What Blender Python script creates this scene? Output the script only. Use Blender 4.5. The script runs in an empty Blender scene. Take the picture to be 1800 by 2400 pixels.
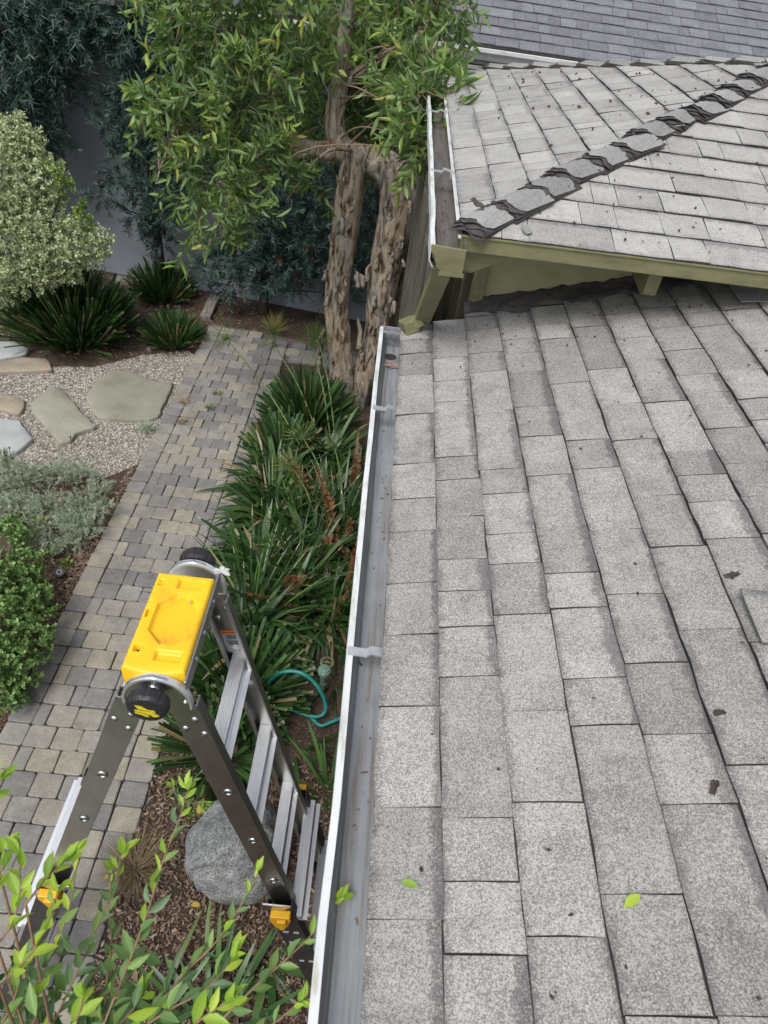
import bpy, math, random
import numpy as np
from mathutils import Matrix, Vector

rng = np.random.default_rng(7)
random.seed(7)
SC = bpy.context.scene
COL = SC.collection

# ------------------------------------------------------------------ camera
F_PX = 1599.7                                   # focal length in pixels of the 1800 x 2400 photograph
CAM = np.array([0.0, 0.0, 4.0])
RM = np.array([[0.9922, 0.0443, 0.1162], [-0.1163, 0.6618, 0.7406], [0.0441, 0.7484, -0.6618]])
cd = bpy.data.cameras.new('camera')
cam = bpy.data.objects.new('camera', cd)
COL.objects.link(cam)
cd.sensor_fit = 'VERTICAL'; cd.sensor_height = 24.0; cd.lens = F_PX / 2400 * 24.0
cd.dof.use_dof = True; cd.dof.focus_distance = 3.2; cd.dof.aperture_fstop = 5.0
cd.clip_start = 0.02; cd.clip_end = 400
u_, v_, w_ = RM
cam.matrix_world = Matrix(((u_[0], v_[0], -w_[0], 0), (u_[1], v_[1], -w_[1], 0), (u_[2], v_[2], -w_[2], 4.0), (0, 0, 0, 1)))
SC.camera = cam

# ------------------------------------------------------------------ world and sun: bright overcast
SUN_EL, SUN_AZ = math.radians(58), math.radians(-150)
world = bpy.data.worlds.new('World'); SC.world = world; world.use_nodes = True
wn = world.node_tree; wn.nodes.clear()
sky = wn.nodes.new('ShaderNodeTexSky'); sky.sky_type = 'NISHITA'; sky.sun_disc = False
sky.sun_elevation = SUN_EL; sky.sun_rotation = SUN_AZ; sky.air_density = 1.0; sky.dust_density = 3.0; sky.ozone_density = 1.0
hs = wn.nodes.new('ShaderNodeHueSaturation'); hs.inputs['Saturation'].default_value = 0.30
bg = wn.nodes.new('ShaderNodeBackground'); bg.inputs['Strength'].default_value = 0.15
wo = wn.nodes.new('ShaderNodeOutputWorld')
wn.links.new(sky.outputs[0], hs.inputs['Color']); wn.links.new(hs.outputs[0], bg.inputs[0]); wn.links.new(bg.outputs[0], wo.inputs[0])
sl = bpy.data.lights.new('sun', 'SUN'); sl.energy = 1.4; sl.angle = math.radians(28); sl.color = (1.0, 0.97, 0.93)
sun = bpy.data.objects.new('sun', sl); COL.objects.link(sun)
sdir = Vector((math.sin(SUN_AZ) * math.cos(SUN_EL), math.cos(SUN_AZ) * math.cos(SUN_EL), math.sin(SUN_EL)))
sun.rotation_euler = sdir.to_track_quat('Z', 'Y').to_euler(); sun.location = (0, 0, 20)
SC.view_settings.view_transform = 'Standard'; SC.view_settings.look = 'None'
SC.view_settings.gamma = 1.0; SC.view_settings.use_curve_mapping = False
SC.view_settings.exposure = 0.55
SC.render.engine = 'CYCLES'
SC.cycles.max_bounces = 6; SC.cycles.transparent_max_bounces = 4; SC.cycles.use_denoising = True

# ------------------------------------------------------------------ geometry of the view: where a pixel meets a plane of the place
def ray(x, y): return RM.T @ np.array([(x - 900) / F_PX, (1200 - y) / F_PX, 1.0])
def hit(x, y, n, d):
    r = ray(x, y); n = np.asarray(n, float); return CAM + r * ((d - n @ CAM) / (n @ r))
def gz(x, y, z=0.0): return hit(x, y, (0, 0, 1), z)
def gx(x, y, X): return hit(x, y, (1, 0, 0), X)
def gy(x, y, Y): return hit(x, y, (0, 1, 0), Y)
def pj(P):
    c = (np.asarray(P, float) - CAM) @ RM.T
    z = np.where(np.abs(c[..., 2]) < 1e-6, 1e-6, c[..., 2])
    return np.stack([900 + F_PX * c[..., 0] / z, 1200 - F_PX * c[..., 1] / z, c[..., 2]], -1)
def seen(P, m=25):
    q = pj(P); return q[2] > 0.05 and -m < q[0] < 1800 + m and -m < q[1] < 2400 + m

# ------------------------------------------------------------------ objects
def link(name, me, parent=None, mat=None, M=None):
    o = bpy.data.objects.new(name, me); COL.objects.link(o)
    if mat is not None and me is not None and not me.materials: me.materials.append(mat)
    if M is not None: o.matrix_basis = M
    if parent is not None:
        o.parent = parent
        if parent.type == 'EMPTY' and parent.parent is None:
            o.matrix_parent_inverse = Matrix.Translation(-parent.location)
    return o
def tag(o, label=None, cat=None, group=None, kind=None):
    if label: o['label'] = label
    if cat: o['category'] = cat
    if group: o['group'] = group
    if kind: o['kind'] = kind
    return o
def thing(name, label, cat, loc=(0, 0, 0), group=None):
    o = bpy.data.objects.new(name, None); COL.objects.link(o); o.empty_display_size = 0.05
    o.location = Vector([float(c) for c in loc]); return tag(o, label, cat, group)
def mesh(name, V, Fc, smooth=False, tint=None, mats=None, midx=None):
    V = np.asarray(V, np.float32); me = bpy.data.meshes.new(name)
    if isinstance(Fc, np.ndarray):
        n, k = Fc.shape
        me.vertices.add(len(V)); me.vertices.foreach_set('co', V.ravel())
        me.loops.add(n * k); me.loops.foreach_set('vertex_index', Fc.ravel().astype(np.int32))
        me.polygons.add(n); me.polygons.foreach_set('loop_start', (np.arange(n) * k).astype(np.int32))
        me.polygons.foreach_set('loop_total', np.full(n, k, np.int32))
        me.update(calc_edges=True)
    else:
        me.from_pydata([tuple(map(float, v)) for v in V], [], Fc)
    if smooth: me.polygons.foreach_set('use_smooth', np.ones(len(me.polygons), bool))
    if midx is not None: me.polygons.foreach_set('material_index', np.asarray(midx, np.int32))
    if mats:
        for m in mats: me.materials.append(m)
    if tint is not None:
        a = me.attributes.new('tint', 'FLOAT', 'POINT'); a.data.foreach_set('value', np.asarray(tint, np.float32))
    me.update(); return me
class MB:
    def __init__(s): s.v = []; s.f = []
    def add(s, V, Fc):
        b = len(s.v); s.v += [tuple(map(float, p)) for p in V]; s.f += [tuple(b + i for i in f) for f in Fc]; return s
    def box(s, c, d, R=None):
        c = np.asarray(c, float); d = np.asarray(d, float) / 2
        P = np.array([[x, y, z] for z in (-1, 1) for y in (-1, 1) for x in (-1, 1)]) * d
        if R is not None: P = P @ np.asarray(R).T
        return s.add(P + c, [(0, 2, 3, 1), (4, 5, 7, 6), (0, 1, 5, 4), (2, 6, 7, 3), (0, 4, 6, 2), (1, 3, 7, 5)])
    def prism(s, poly, axis, a, b):            # polygon in the two other axes, swept along axis from a to b
        n = len(poly); P = []
        for t in (a, b):
            for p in poly:
                q = list(p); q.insert(axis, t); P.append(q)
        return s.add(P, [tuple(range(n))[::-1], tuple(range(n, 2 * n))] + [(i, (i + 1) % n, n + (i + 1) % n, n + i) for i in range(n)])
    def tube(s, path, r, n=8, cap=True, jit=0.0, sq=None):
        path = np.asarray(path, float); m = len(path); r = np.broadcast_to(np.asarray(r, float), (m,))
        T = np.gradient(path, axis=0); T /= np.linalg.norm(T, axis=1)[:, None] + 1e-9
        ref = np.array([0, 0, 1.0]) if abs(T[0][2]) < 0.8 else np.array([1.0, 0, 0])
        V = []; a = np.arange(n) / n * 2 * np.pi
        side = None
        for i in range(m):
            side = np.cross(T[i], ref) if side is None else side - T[i] * (side @ T[i])
            side /= np.linalg.norm(side) + 1e-9; up = np.cross(side, T[i])
            rr = r[i] * (1 + jit * rng.normal(size=n)) if jit else np.full(n, r[i])
            V.append(path[i] + np.outer(np.cos(a) * rr, side) + np.outer(np.sin(a) * rr, up))
        V = np.concatenate(V)
        Fc = [(i * n + j, i * n + (j + 1) % n, (i + 1) * n + (j + 1) % n, (i + 1) * n + j) for i in range(m - 1) for j in range(n)]
        if cap: Fc += [tuple(range(n))[::-1], tuple((m - 1) * n + j for j in range(n))]
        return s.add(V, Fc)
    def build(s, name, mat, parent=None, smooth=False, bevel=0.0):
        me = mesh(name, s.v, s.f, smooth); o = link(name, me, parent, mat)
        if bevel:
            b = o.modifiers.new('bevel', 'BEVEL'); b.width = bevel; b.segments = 2; b.limit_method = 'ANGLE'
        return o
def spline(P, n):
    P = np.asarray(P, float); t = np.linspace(0, len(P) - 1, n); out = []
    Q = np.vstack([2 * P[0] - P[1], P, 2 * P[-1] - P[-2]])
    for u in t:
        i = min(int(u), len(P) - 2); f = u - i; a, b, c, d = Q[i:i + 4]
        out.append(0.5 * ((2 * b) + (c - a) * f + (2 * a - 5 * b + 4 * c - d) * f * f + (3 * b - a - 3 * c + d) * f ** 3))
    return np.array(out)
def frame(p, x, y, z, sx=1, sy=1, sz=1):
    return Matrix(((x[0] * sx, y[0] * sy, z[0] * sz, p[0]), (x[1] * sx, y[1] * sy, z[1] * sz, p[1]), (x[2] * sx, y[2] * sy, z[2] * sz, p[2]), (0, 0, 0, 1)))
def unit(v): v = np.asarray(v, float); return v / (np.linalg.norm(v, axis=-1, keepdims=True) + 1e-9)

# ------------------------------------------------------------------ materials
def nmat(name):
    m = bpy.data.materials.new(name); m.use_nodes = True; nt = m.node_tree
    return m, nt, nt.nodes['Principled BSDF']
def nd(nt, typ, ins=None, **kw):
    n = nt.nodes.new('ShaderNode' + typ)
    for k, v in kw.items(): setattr(n, k, v)
    for k, v in (ins or {}).items():
        if hasattr(v, 'is_linked') or isinstance(v, bpy.types.NodeSocket): nt.links.new(v, n.inputs[k])
        else: n.inputs[k].default_value = v
    return n
def ramp(nt, fac, stops, interp='LINEAR'):
    r = nd(nt, 'ValToRGB'); cr = r.color_ramp; cr.interpolation = interp
    while len(cr.elements) < len(stops): cr.elements.new(0.5)
    for e, (p, c) in zip(cr.elements, stops): e.position = p; e.color = (*c, 1) if len(c) == 3 else c
    nt.links.new(fac, r.inputs[0]); return r.outputs[0]
def mixc(nt, fac, a, b, mode='MIX'):
    n = nd(nt, 'Mix', data_type='RGBA', blend_type=mode)
    for s, v in ((n.inputs[0], fac), (n.inputs[6], a), (n.inputs[7], b)):
        if isinstance(v, bpy.types.NodeSocket): nt.links.new(v, s)
        elif isinstance(v, (int, float)): s.default_value = v
        else: s.default_value = (*v, 1)
    return n.outputs[2]
def math_(nt, op, a, b=0.0, c=None):
    n = nd(nt, 'Math', operation=op)
    for i, v in enumerate((a, b, c)):
        if v is None: continue
        if isinstance(v, bpy.types.NodeSocket): nt.links.new(v, n.inputs[i])
        else: n.inputs[i].default_value = v
    return n.outputs[0]
def coords(nt, stretch=None, rnd=False):
    o = nd(nt, 'TexCoord').outputs['Object']
    if rnd:
        r = nd(nt, 'ObjectInfo').outputs['Random']
        o = nd(nt, 'VectorMath', {0: o, 1: nd(nt, 'CombineXYZ', {0: math_(nt, 'MULTIPLY', r, 37.0), 1: math_(nt, 'MULTIPLY', r, 91.0), 2: 0.0}).outputs[0]}, operation='ADD').outputs[0]
    if stretch: o = nd(nt, 'Mapping', {'Vector': o, 'Scale': stretch}).outputs[0]
    return o
def noise(nt, vec, scale, detail=5, rough=0.6): return nd(nt, 'TexNoise', {'Vector': vec, 'Scale': scale, 'Detail': detail, 'Roughness': rough}).outputs['Fac']
def setb(nt, b, color, rough=0.7, metal=0.0, bump=None, bstr=0.2, bdist=0.01, spec=0.5):
    if isinstance(color, bpy.types.NodeSocket): nt.links.new(color, b.inputs['Base Color'])
    else: b.inputs['Base Color'].default_value = (*color, 1)
    if isinstance(rough, bpy.types.NodeSocket): nt.links.new(rough, b.inputs['Roughness'])
    else: b.inputs['Roughness'].default_value = rough
    b.inputs['Metallic'].default_value = metal; b.inputs['Specular IOR Level'].default_value = spec
    if bump is not None:
        bn = nd(nt, 'Bump', {'Strength': bstr, 'Distance': bdist, 'Height': bump}); nt.links.new(bn.outputs[0], b.inputs['Normal'])
def noisy(name, stops, scale=6, rough=0.7, bscale=60, bstr=0.2, bdist=0.004, metal=0.0, stretch=None, rnd=False, spec=0.4, speck=None, detail=6):
    m, nt, b = nmat(name); v = coords(nt, stretch, rnd)
    c = ramp(nt, noise(nt, v, scale, detail), stops)
    if rnd:
        r = nd(nt, 'ObjectInfo').outputs['Random']
        c = nd(nt, 'HueSaturation', {'Color': c, 'Value': nd(nt, 'MapRange', {'Value': r, 3: 0.8, 4: 1.2}).outputs[0]}).outputs[0]
    if speck:
        sc, thr, col = speck
        vo = nd(nt, 'TexVoronoi', {'Vector': v, 'Scale': sc}); s = nd(nt, 'SeparateColor', {0: vo.outputs['Color']}).outputs[0]
        c = mixc(nt, math_(nt, 'LESS_THAN', s, thr), c, col)
    setb(nt, b, c, rough, metal, noise(nt, v, bscale, 4), bstr, bdist, spec)
    return m
def leafmat(name, stops, attr=True, rough=0.45, transl=0.25, rib=False, cream=None, spec=0.4):
    m, nt, b = nmat(name)
    f = nd(nt, 'Attribute', attribute_name='tint').outputs['Fac'] if attr else nd(nt, 'ObjectInfo').outputs['Random']
    c = ramp(nt, f, stops)
    if rib or cream:
        xyz = nd(nt, 'SeparateXYZ', {0: nd(nt, 'TexCoord').outputs['Object']})
        if rib: c = mixc(nt, math_(nt, 'LESS_THAN', math_(nt, 'ABSOLUTE', xyz.outputs[0]), 0.022), c, mixc(nt, 0.35, c, (0.45, 0.6, 0.2)))
        if cream:
            r2 = math_(nt, 'FRACT', math_(nt, 'MULTIPLY', nd(nt, 'ObjectInfo').outputs['Random'], 17.3))
            k = math_(nt, 'MULTIPLY', math_(nt, 'GREATER_THAN', r2, cream[0]), math_(nt, 'GREATER_THAN', xyz.outputs[1], cream[1]))
            c = mixc(nt, k, c, cream[2])
    nv = noise(nt, coords(nt), 45, 3)
    c = mixc(nt, nd(nt, 'MapRange', {'Value': nv, 1: 0.35, 2: 0.7, 3: 0.0, 4: 0.35}).outputs[0], c, mixc(nt, 1.0, c, (0.55, 0.6, 0.45), 'MULTIPLY'))
    setb(nt, b, c, rough, 0, None, spec=spec)
    t = nd(nt, 'BsdfTranslucent'); nt.links.new(mixc(nt, 1.0, c, (1.0, 1.15, 0.6), 'MULTIPLY'), t.inputs[0])
    mx = nd(nt, 'MixShader', {0: transl}); nt.links.new(b.outputs[0], mx.inputs[1]); nt.links.new(t.outputs[0], mx.inputs[2])
    nt.links.new(mx.outputs[0], nt.nodes['Material Output'].inputs[0])
    return m

def shingle_mat(name, dark, pale, band=True, wear=(0.34, 0.62), gscale=330, soft=0.42, rough=0.9):
    m, nt, b = nmat(name); v = coords(nt, None, band)
    vo = nd(nt, 'TexVoronoi', {'Vector': v, 'Scale': gscale}); s = nd(nt, 'SeparateColor', {0: vo.outputs['Color']})
    rnd = nd(nt, 'ObjectInfo').outputs['Random']
    low = noise(nt, v, 9, 4)
    thr = nd(nt, 'MapRange', {'Value': low, 1: 0.3, 2: 0.7, 3: wear[0], 4: wear[1]}).outputs[0]
    thr = math_(nt, 'ADD', thr, math_(nt, 'MULTIPLY', math_(nt, 'SUBTRACT', rnd, 0.5), -0.20))
    pc = mixc(nt, s.outputs[1], pale, tuple(c * 0.72 for c in pale)); dc = mixc(nt, s.outputs[2], dark, tuple(c * 2.1 for c in dark))
    if band:                                                        # the shadow band printed on the upper part of many tabs, and bare edges
        xyz = nd(nt, 'SeparateXYZ', {0: nd(nt, 'TexCoord').outputs['Object']})
        r2 = math_(nt, 'FRACT', math_(nt, 'MULTIPLY', rnd, 23.7))
        edge = math_(nt, 'ADD', xyz.outputs[0], math_(nt, 'MULTIPLY', math_(nt, 'SUBTRACT', noise(nt, v, 35, 3), 0.5), 0.05))
        st = math_(nt, 'ADD', 0.098, math_(nt, 'MULTIPLY', r2, 0.03))
        k = nd(nt, 'MapRange', {'Value': math_(nt, 'SUBTRACT', edge, st), 1: 0.0, 2: 0.014, 3: 0.0, 4: 0.50}).outputs[0]
        k = math_(nt, 'MULTIPLY', k, math_(nt, 'GREATER_THAN', r2, 0.30))
        low_e = nd(nt, 'MapRange', {'Value': edge, 1: 0.020, 2: -0.008, 3: 0.0, 4: 0.55}).outputs[0]
        thr = math_(nt, 'ADD', thr, math_(nt, 'MAXIMUM', k, low_e))
    g = math_(nt, 'GREATER_THAN', s.outputs[0], thr)
    c = mixc(nt, g, dc, pc)
    fine = nd(nt, 'TexVoronoi', {'Vector': v, 'Scale': gscale * 2.1}); fs = nd(nt, 'SeparateColor', {0: fine.outputs['Color']})
    c = mixc(nt, soft, c, mixc(nt, math_(nt, 'GREATER_THAN', fs.outputs[0], thr), dc, pc))
    r3 = math_(nt, 'FRACT', math_(nt, 'MULTIPLY', rnd, 51.3))
    c = nd(nt, 'HueSaturation', {'Color': c, 'Value': nd(nt, 'MapRange', {'Value': r3, 3: 0.86, 4: 1.10}).outputs[0]}).outputs[0]
    wv = nd(nt, 'TexCoord').outputs['Object'] if not band else nd(nt, 'NewGeometry').outputs['Position']
    sm = noise(nt, wv, 6.0, 6, 0.7); sg = noise(nt, nd(nt, 'Mapping', {'Vector': wv, 'Scale': (1.2, 7, 1.2)}).outputs[0], 3.0, 5, 0.65)
    c = mixc(nt, nd(nt, 'MapRange', {'Value': sm, 1: 0.50, 2: 0.74, 3: 0, 4: 0.55}).outputs[0], c, mixc(nt, 1.0, c, (0.55, 0.54, 0.55), 'MULTIPLY'))
    c = mixc(nt, nd(nt, 'MapRange', {'Value': sg, 1: 0.55, 2: 0.75, 3: 0, 4: 0.4}).outputs[0], c, mixc(nt, 1.0, c, (0.66, 0.63, 0.60), 'MULTIPLY'))
    st2 = noise(nt, v, 2.3, 4)
    c = mixc(nt, nd(nt, 'MapRange', {'Value': st2, 1: 0.55, 2: 0.75, 3: 0, 4: 0.30}).outputs[0], c, mixc(nt, 1.0, c, (0.80, 0.74, 0.68), 'MULTIPLY'))
    h = math_(nt, 'ADD', math_(nt, 'MULTIPLY', vo.outputs['Distance'], -1.0), math_(nt, 'MULTIPLY', g, 0.5))
    setb(nt, b, c, rough, 0, h, 0.5, 0.002, 0.25)
    return m

MT = {}
MT['soil'] = noisy('soil', [(0.3, (0.030, 0.020, 0.014)), (0.7, (0.085, 0.058, 0.042))], 5, 0.95, 90, 0.7, 0.01, speck=(120, 0.10, (0.15, 0.11, 0.08)))
MT['chip'] = leafmat('bark_chip', [(0.0, (0.075, 0.045, 0.032)), (0.5, (0.22, 0.15, 0.11)), (0.85, (0.35, 0.27, 0.21)), (1.0, (0.40, 0.32, 0.25))], True, 0.9, 0.0)
MT['pebble'] = leafmat('pebble', [(0.0, (0.07, 0.07, 0.075)), (0.35, (0.21, 0.195, 0.18)), (0.7, (0.43, 0.39, 0.33)), (1.0, (0.68, 0.65, 0.58))], True, 0.8, 0.0)
MT['gravel'] = noisy('gravel_bed', [(0.3, (0.10, 0.09, 0.08)), (0.7, (0.30, 0.27, 0.23))], 40, 0.95, 120, 0.6, 0.01, speck=(70, 0.3, (0.42, 0.39, 0.34)))
MT['sand'] = noisy('joint_sand', [(0.3, (0.07, 0.062, 0.052)), (0.7, (0.15, 0.135, 0.115))], 30, 0.95, 150, 0.4)
def paver_mat():
    m, nt, b = nmat('concrete_paver'); v = coords(nt, None, True); r = nd(nt, 'ObjectInfo').outputs['Random']
    c = ramp(nt, r, [(0, (0.160, 0.160, 0.168)), (0.22, (0.195, 0.194, 0.197)), (0.38, (0.232, 0.228, 0.222)), (0.6, (0.262, 0.252, 0.236)), (0.78, (0.250, 0.236, 0.217)), (0.88, (0.295, 0.278, 0.235)), (1.0, (0.285, 0.268, 0.228))])
    c = mixc(nt, 1.0, c, ramp(nt, noise(nt, v, 14, 6, 0.7), [(0.3, (0.78, 0.77, 0.75)), (0.7, (1.16, 1.14, 1.09))]), 'MULTIPLY')
    c = mixc(nt, 1.0, c, ramp(nt, noise(nt, nd(nt, 'NewGeometry').outputs['Position'], 2.2, 5, 0.6), [(0.35, (0.82, 0.80, 0.78)), (0.65, (1.08, 1.07, 1.05))]), 'MULTIPLY')
    vo = nd(nt, 'TexVoronoi', {'Vector': v, 'Scale': 210}); s = nd(nt, 'SeparateColor', {0: vo.outputs['Color']})
    c = mixc(nt, math_(nt, 'LESS_THAN', s.outputs[0], 0.12), c, mixc(nt, 0.3, c, (0.05, 0.05, 0.05)))
    c = mixc(nt, math_(nt, 'GREATER_THAN', s.outputs[1], 0.93), c, mixc(nt, 0.16, c, (0.6, 0.58, 0.52)))
    setb(nt, b, c, 0.9, 0, noise(nt, v, 130, 5, 0.7), 0.45, 0.004, 0.25); return m
MT['paver'] = paver_mat()
MT['flag'] = noisy('flagstone', [(0.28, (0.17, 0.162, 0.125)), (0.45, (0.245, 0.238, 0.19)), (0.6, (0.275, 0.268, 0.218)), (0.75, (0.31, 0.285, 0.225))], 3.0, 0.85, 40, 0.35, 0.006, rnd=True)
MT['flagblue'] = noisy('bluestone', [(0.3, (0.26, 0.275, 0.275)), (0.7, (0.37, 0.385, 0.375))], 4, 0.85, 40, 0.3, 0.006)
MT['flagbrown'] = noisy('brown_flagstone', [(0.3, (0.20, 0.165, 0.125)), (0.6, (0.29, 0.25, 0.19)), (0.8, (0.33, 0.24, 0.16))], 5, 0.85, 40, 0.35, 0.006)
MT['boulder'] = noisy('granite', [(0.3, (0.17, 0.18, 0.178)), (0.5, (0.27, 0.28, 0.272)), (0.7, (0.40, 0.41, 0.395))], 22, 0.85, 38, 0.9, 0.02, speck=(260, 0.26, (0.085, 0.09, 0.09)))
MT['block'] = noisy('weathered_wood', [(0.3, (0.12, 0.105, 0.085)), (0.7, (0.30, 0.275, 0.24))], 9, 0.9, 60, 0.5, stretch=(6, 1, 1))
MT['stucco'] = noisy('grey_stucco', [(0.28, (0.21, 0.228, 0.26)), (0.5, (0.262, 0.283, 0.318)), (0.72, (0.295, 0.315, 0.35))], 1.6, 0.9, 130, 0.35, 0.003)
MT['shingle'] = shingle_mat('granule_shingle', (0.100, 0.096, 0.095), (0.475, 0.466, 0.440), gscale=440)
MT['shingle_u'] = shingle_mat('pale_granule_shingle', (0.12, 0.117, 0.116), (0.455, 0.449, 0.428), wear=(0.16, 0.40), gscale=430, soft=0.5)
MT['shingle_uw'] = shingle_mat('pale_granule_shingle_sheet', (0.12, 0.117, 0.116), (0.455, 0.449, 0.428), band=False, wear=(0.16, 0.40), gscale=430, soft=0.5)
MT['shingle_w'] = shingle_mat('granule_shingle_sheet', (0.100, 0.096, 0.095), (0.475, 0.466, 0.440), band=False, gscale=470)
MT['shingle_n'] = shingle_mat('slate_grey_shingle', (0.075, 0.077, 0.088), (0.27, 0.275, 0.295), wear=(0.5, 0.72), gscale=260)
MT['shingle_nw'] = shingle_mat('slate_grey_shingle_sheet', (0.075, 0.077, 0.088), (0.27, 0.275, 0.295), band=False, wear=(0.5, 0.72), gscale=260)
MT['cap'] = shingle_mat('cap_shingle', (0.09, 0.09, 0.088), (0.37, 0.375, 0.36), band=False, wear=(0.2, 0.5), gscale=420)
MT['felt'] = noisy('asphalt_felt', [(0.3, (0.026, 0.024, 0.024)), (0.7, (0.078, 0.071, 0.067))], 25, 0.95, 60, 0.6)
MT['mastic'] = noisy('roof_mastic', [(0.3, (0.018, 0.017, 0.018)), (0.52, (0.06, 0.055, 0.055)), (0.72, (0.105, 0.08, 0.068))], 7, 0.75, 22, 0.9, 0.02)
MT['debris'] = noisy('dry_debris', [(0.3, (0.02, 0.016, 0.014)), (0.7, (0.08, 0.06, 0.05))], 40, 0.95, 60, 0.5)
def painted(name, base, wear, stops, stretch, rough=0.45, metal=0.0):
    m, nt, b = nmat(name); v = coords(nt, stretch); n = noise(nt, v, 5, 8, 0.65)
    c = mixc(nt, nd(nt, 'MapRange', {'Value': n, 1: stops[0], 2: stops[1], 3: 0, 4: stops[2]}).outputs[0], base, wear)
    c = mixc(nt, 1.0, c, ramp(nt, noise(nt, coords(nt), 11, 5), [(0.3, (0.86, 0.86, 0.87)), (0.7, (1.05, 1.05, 1.04))]), 'MULTIPLY')
    setb(nt, b, c, rough, metal, noise(nt, coords(nt), 60, 4), 0.12, 0.003, 0.4); return m
MT['gutter'] = painted('gutter_grey', (0.265, 0.287, 0.315), (0.155, 0.12, 0.092), (0.48, 0.68, 0.85), (16, 0.45, 16), 0.5)
MT['gutter_b'] = painted('gutter_brown', (0.16, 0.15, 0.145), (0.085, 0.068, 0.058), (0.40, 0.65, 0.8), (12, 0.5, 12), 0.5)
MT['white'] = painted('white_gutter_paint', (0.60, 0.625, 0.64), (0.36, 0.335, 0.24), (0.50, 0.66, 0.75), (9, 1.6, 9), 0.45)
MT['white2'] = painted('clean_white_paint', (0.80, 0.81, 0.82), (0.6, 0.6, 0.58), (0.5, 0.8, 0.5), (1, 6, 6), 0.4)
MT['galv'] = noisy('galvanised_steel', [(0.3, (0.40, 0.42, 0.44)), (0.7, (0.55, 0.57, 0.59))], 30, 0.42, 60, 0.1, metal=0.6)
MT['olive'] = painted('olive_paint', (0.172, 0.167, 0.086), (0.088, 0.082, 0.046), (0.50, 0.70, 0.65), (1.2, 4, 4), 0.55)
MT['olive_d'] = painted('olive_wall_paint', (0.31, 0.298, 0.165), (0.20, 0.192, 0.11), (0.5, 0.75, 0.5), (2, 2, 2), 0.7)
MT['siding'] = painted('grey_olive_siding', (0.112, 0.108, 0.084), (0.045, 0.042, 0.034), (0.42, 0.66, 0.75), (6, 9, 0.6), 0.8)
MT['alu'] = noisy('brushed_aluminium', [(0.3, (0.36, 0.37, 0.36)), (0.5, (0.44, 0.45, 0.435)), (0.7, (0.50, 0.51, 0.495))], 6, 0.33, 200, 0.05, 0.001, metal=1.0, stretch=(3, 3, 1.5))
MT['alu_r'] = noisy('ribbed_aluminium', [(0.3, (0.72, 0.73, 0.75)), (0.7, (0.80, 0.81, 0.83))], 12, 0.42, 200, 0.05, 0.001, metal=0.85, stretch=(20, 1, 20))
MT['steel'] = noisy('hinge_steel', [(0.3, (0.42, 0.43, 0.43)), (0.7, (0.52, 0.53, 0.53))], 10, 0.3, 200, 0.03, metal=1.0)
MT['yellow'] = noisy('yellow_plastic', [(0.28, (0.50, 0.27, 0.02)), (0.42, (0.72, 0.41, 0.008)), (0.7, (0.78, 0.48, 0.010))], 11, 0.42, 90, 0.12, 0.001, spec=0.5)
MT['amber'] = noisy('amber_plastic', [(0.3, (0.62, 0.32, 0.01)), (0.7, (0.72, 0.40, 0.015))], 12, 0.4, 90, 0.05)
MT['black'] = noisy('black_plastic', [(0.3, (0.012, 0.012, 0.014)), (0.7, (0.022, 0.022, 0.025))], 12, 0.38, 120, 0.05)
MT['darkrail'] = noisy('black_outer_rail', [(0.3, (0.018, 0.018, 0.018)), (0.7, (0.035, 0.034, 0.033))], 9, 0.45, 120, 0.1)
MT['stick'] = noisy('silver_sticker', [(0.3, (0.33, 0.34, 0.35)), (0.7, (0.40, 0.41, 0.42))], 9, 0.5, 100, 0.02)
MT['orange'] = noisy('orange_print', [(0.3, (0.72, 0.17, 0.01)), (0.7, (0.80, 0.21, 0.015))], 9, 0.5, 100, 0.02)
MT['flat_black'] = noisy('print_and_hole_black', [(0.3, (0.02, 0.02, 0.02)), (0.7, (0.04, 0.04, 0.04))], 9, 0.5, 100, 0.02)  # sticker lettering, and the painted dark inside holes and slots
MT['whitep'] = noisy('white_print', [(0.3, (0.72, 0.73, 0.73)), (0.7, (0.8, 0.8, 0.8))], 9, 0.5, 100, 0.02)
MT['ypr'] = noisy('yellow_print', [(0.3, (0.58, 0.47, 0.02)), (0.7, (0.66, 0.54, 0.03))], 9, 0.5, 100, 0.02)
MT['hose'] = noisy('teal_hose', [(0.3, (0.012, 0.155, 0.14)), (0.7, (0.022, 0.235, 0.205))], 20, 0.4, 100, 0.05)
MT['valve'] = noisy('green_valve', [(0.3, (0.075, 0.14, 0.115)), (0.7, (0.15, 0.235, 0.20))], 30, 0.5, 100, 0.1)
MT['brass'] = noisy('tarnished_brass', [(0.3, (0.22, 0.18, 0.09)), (0.7, (0.34, 0.30, 0.18))], 40, 0.45, 100, 0.1, metal=0.7)
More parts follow.
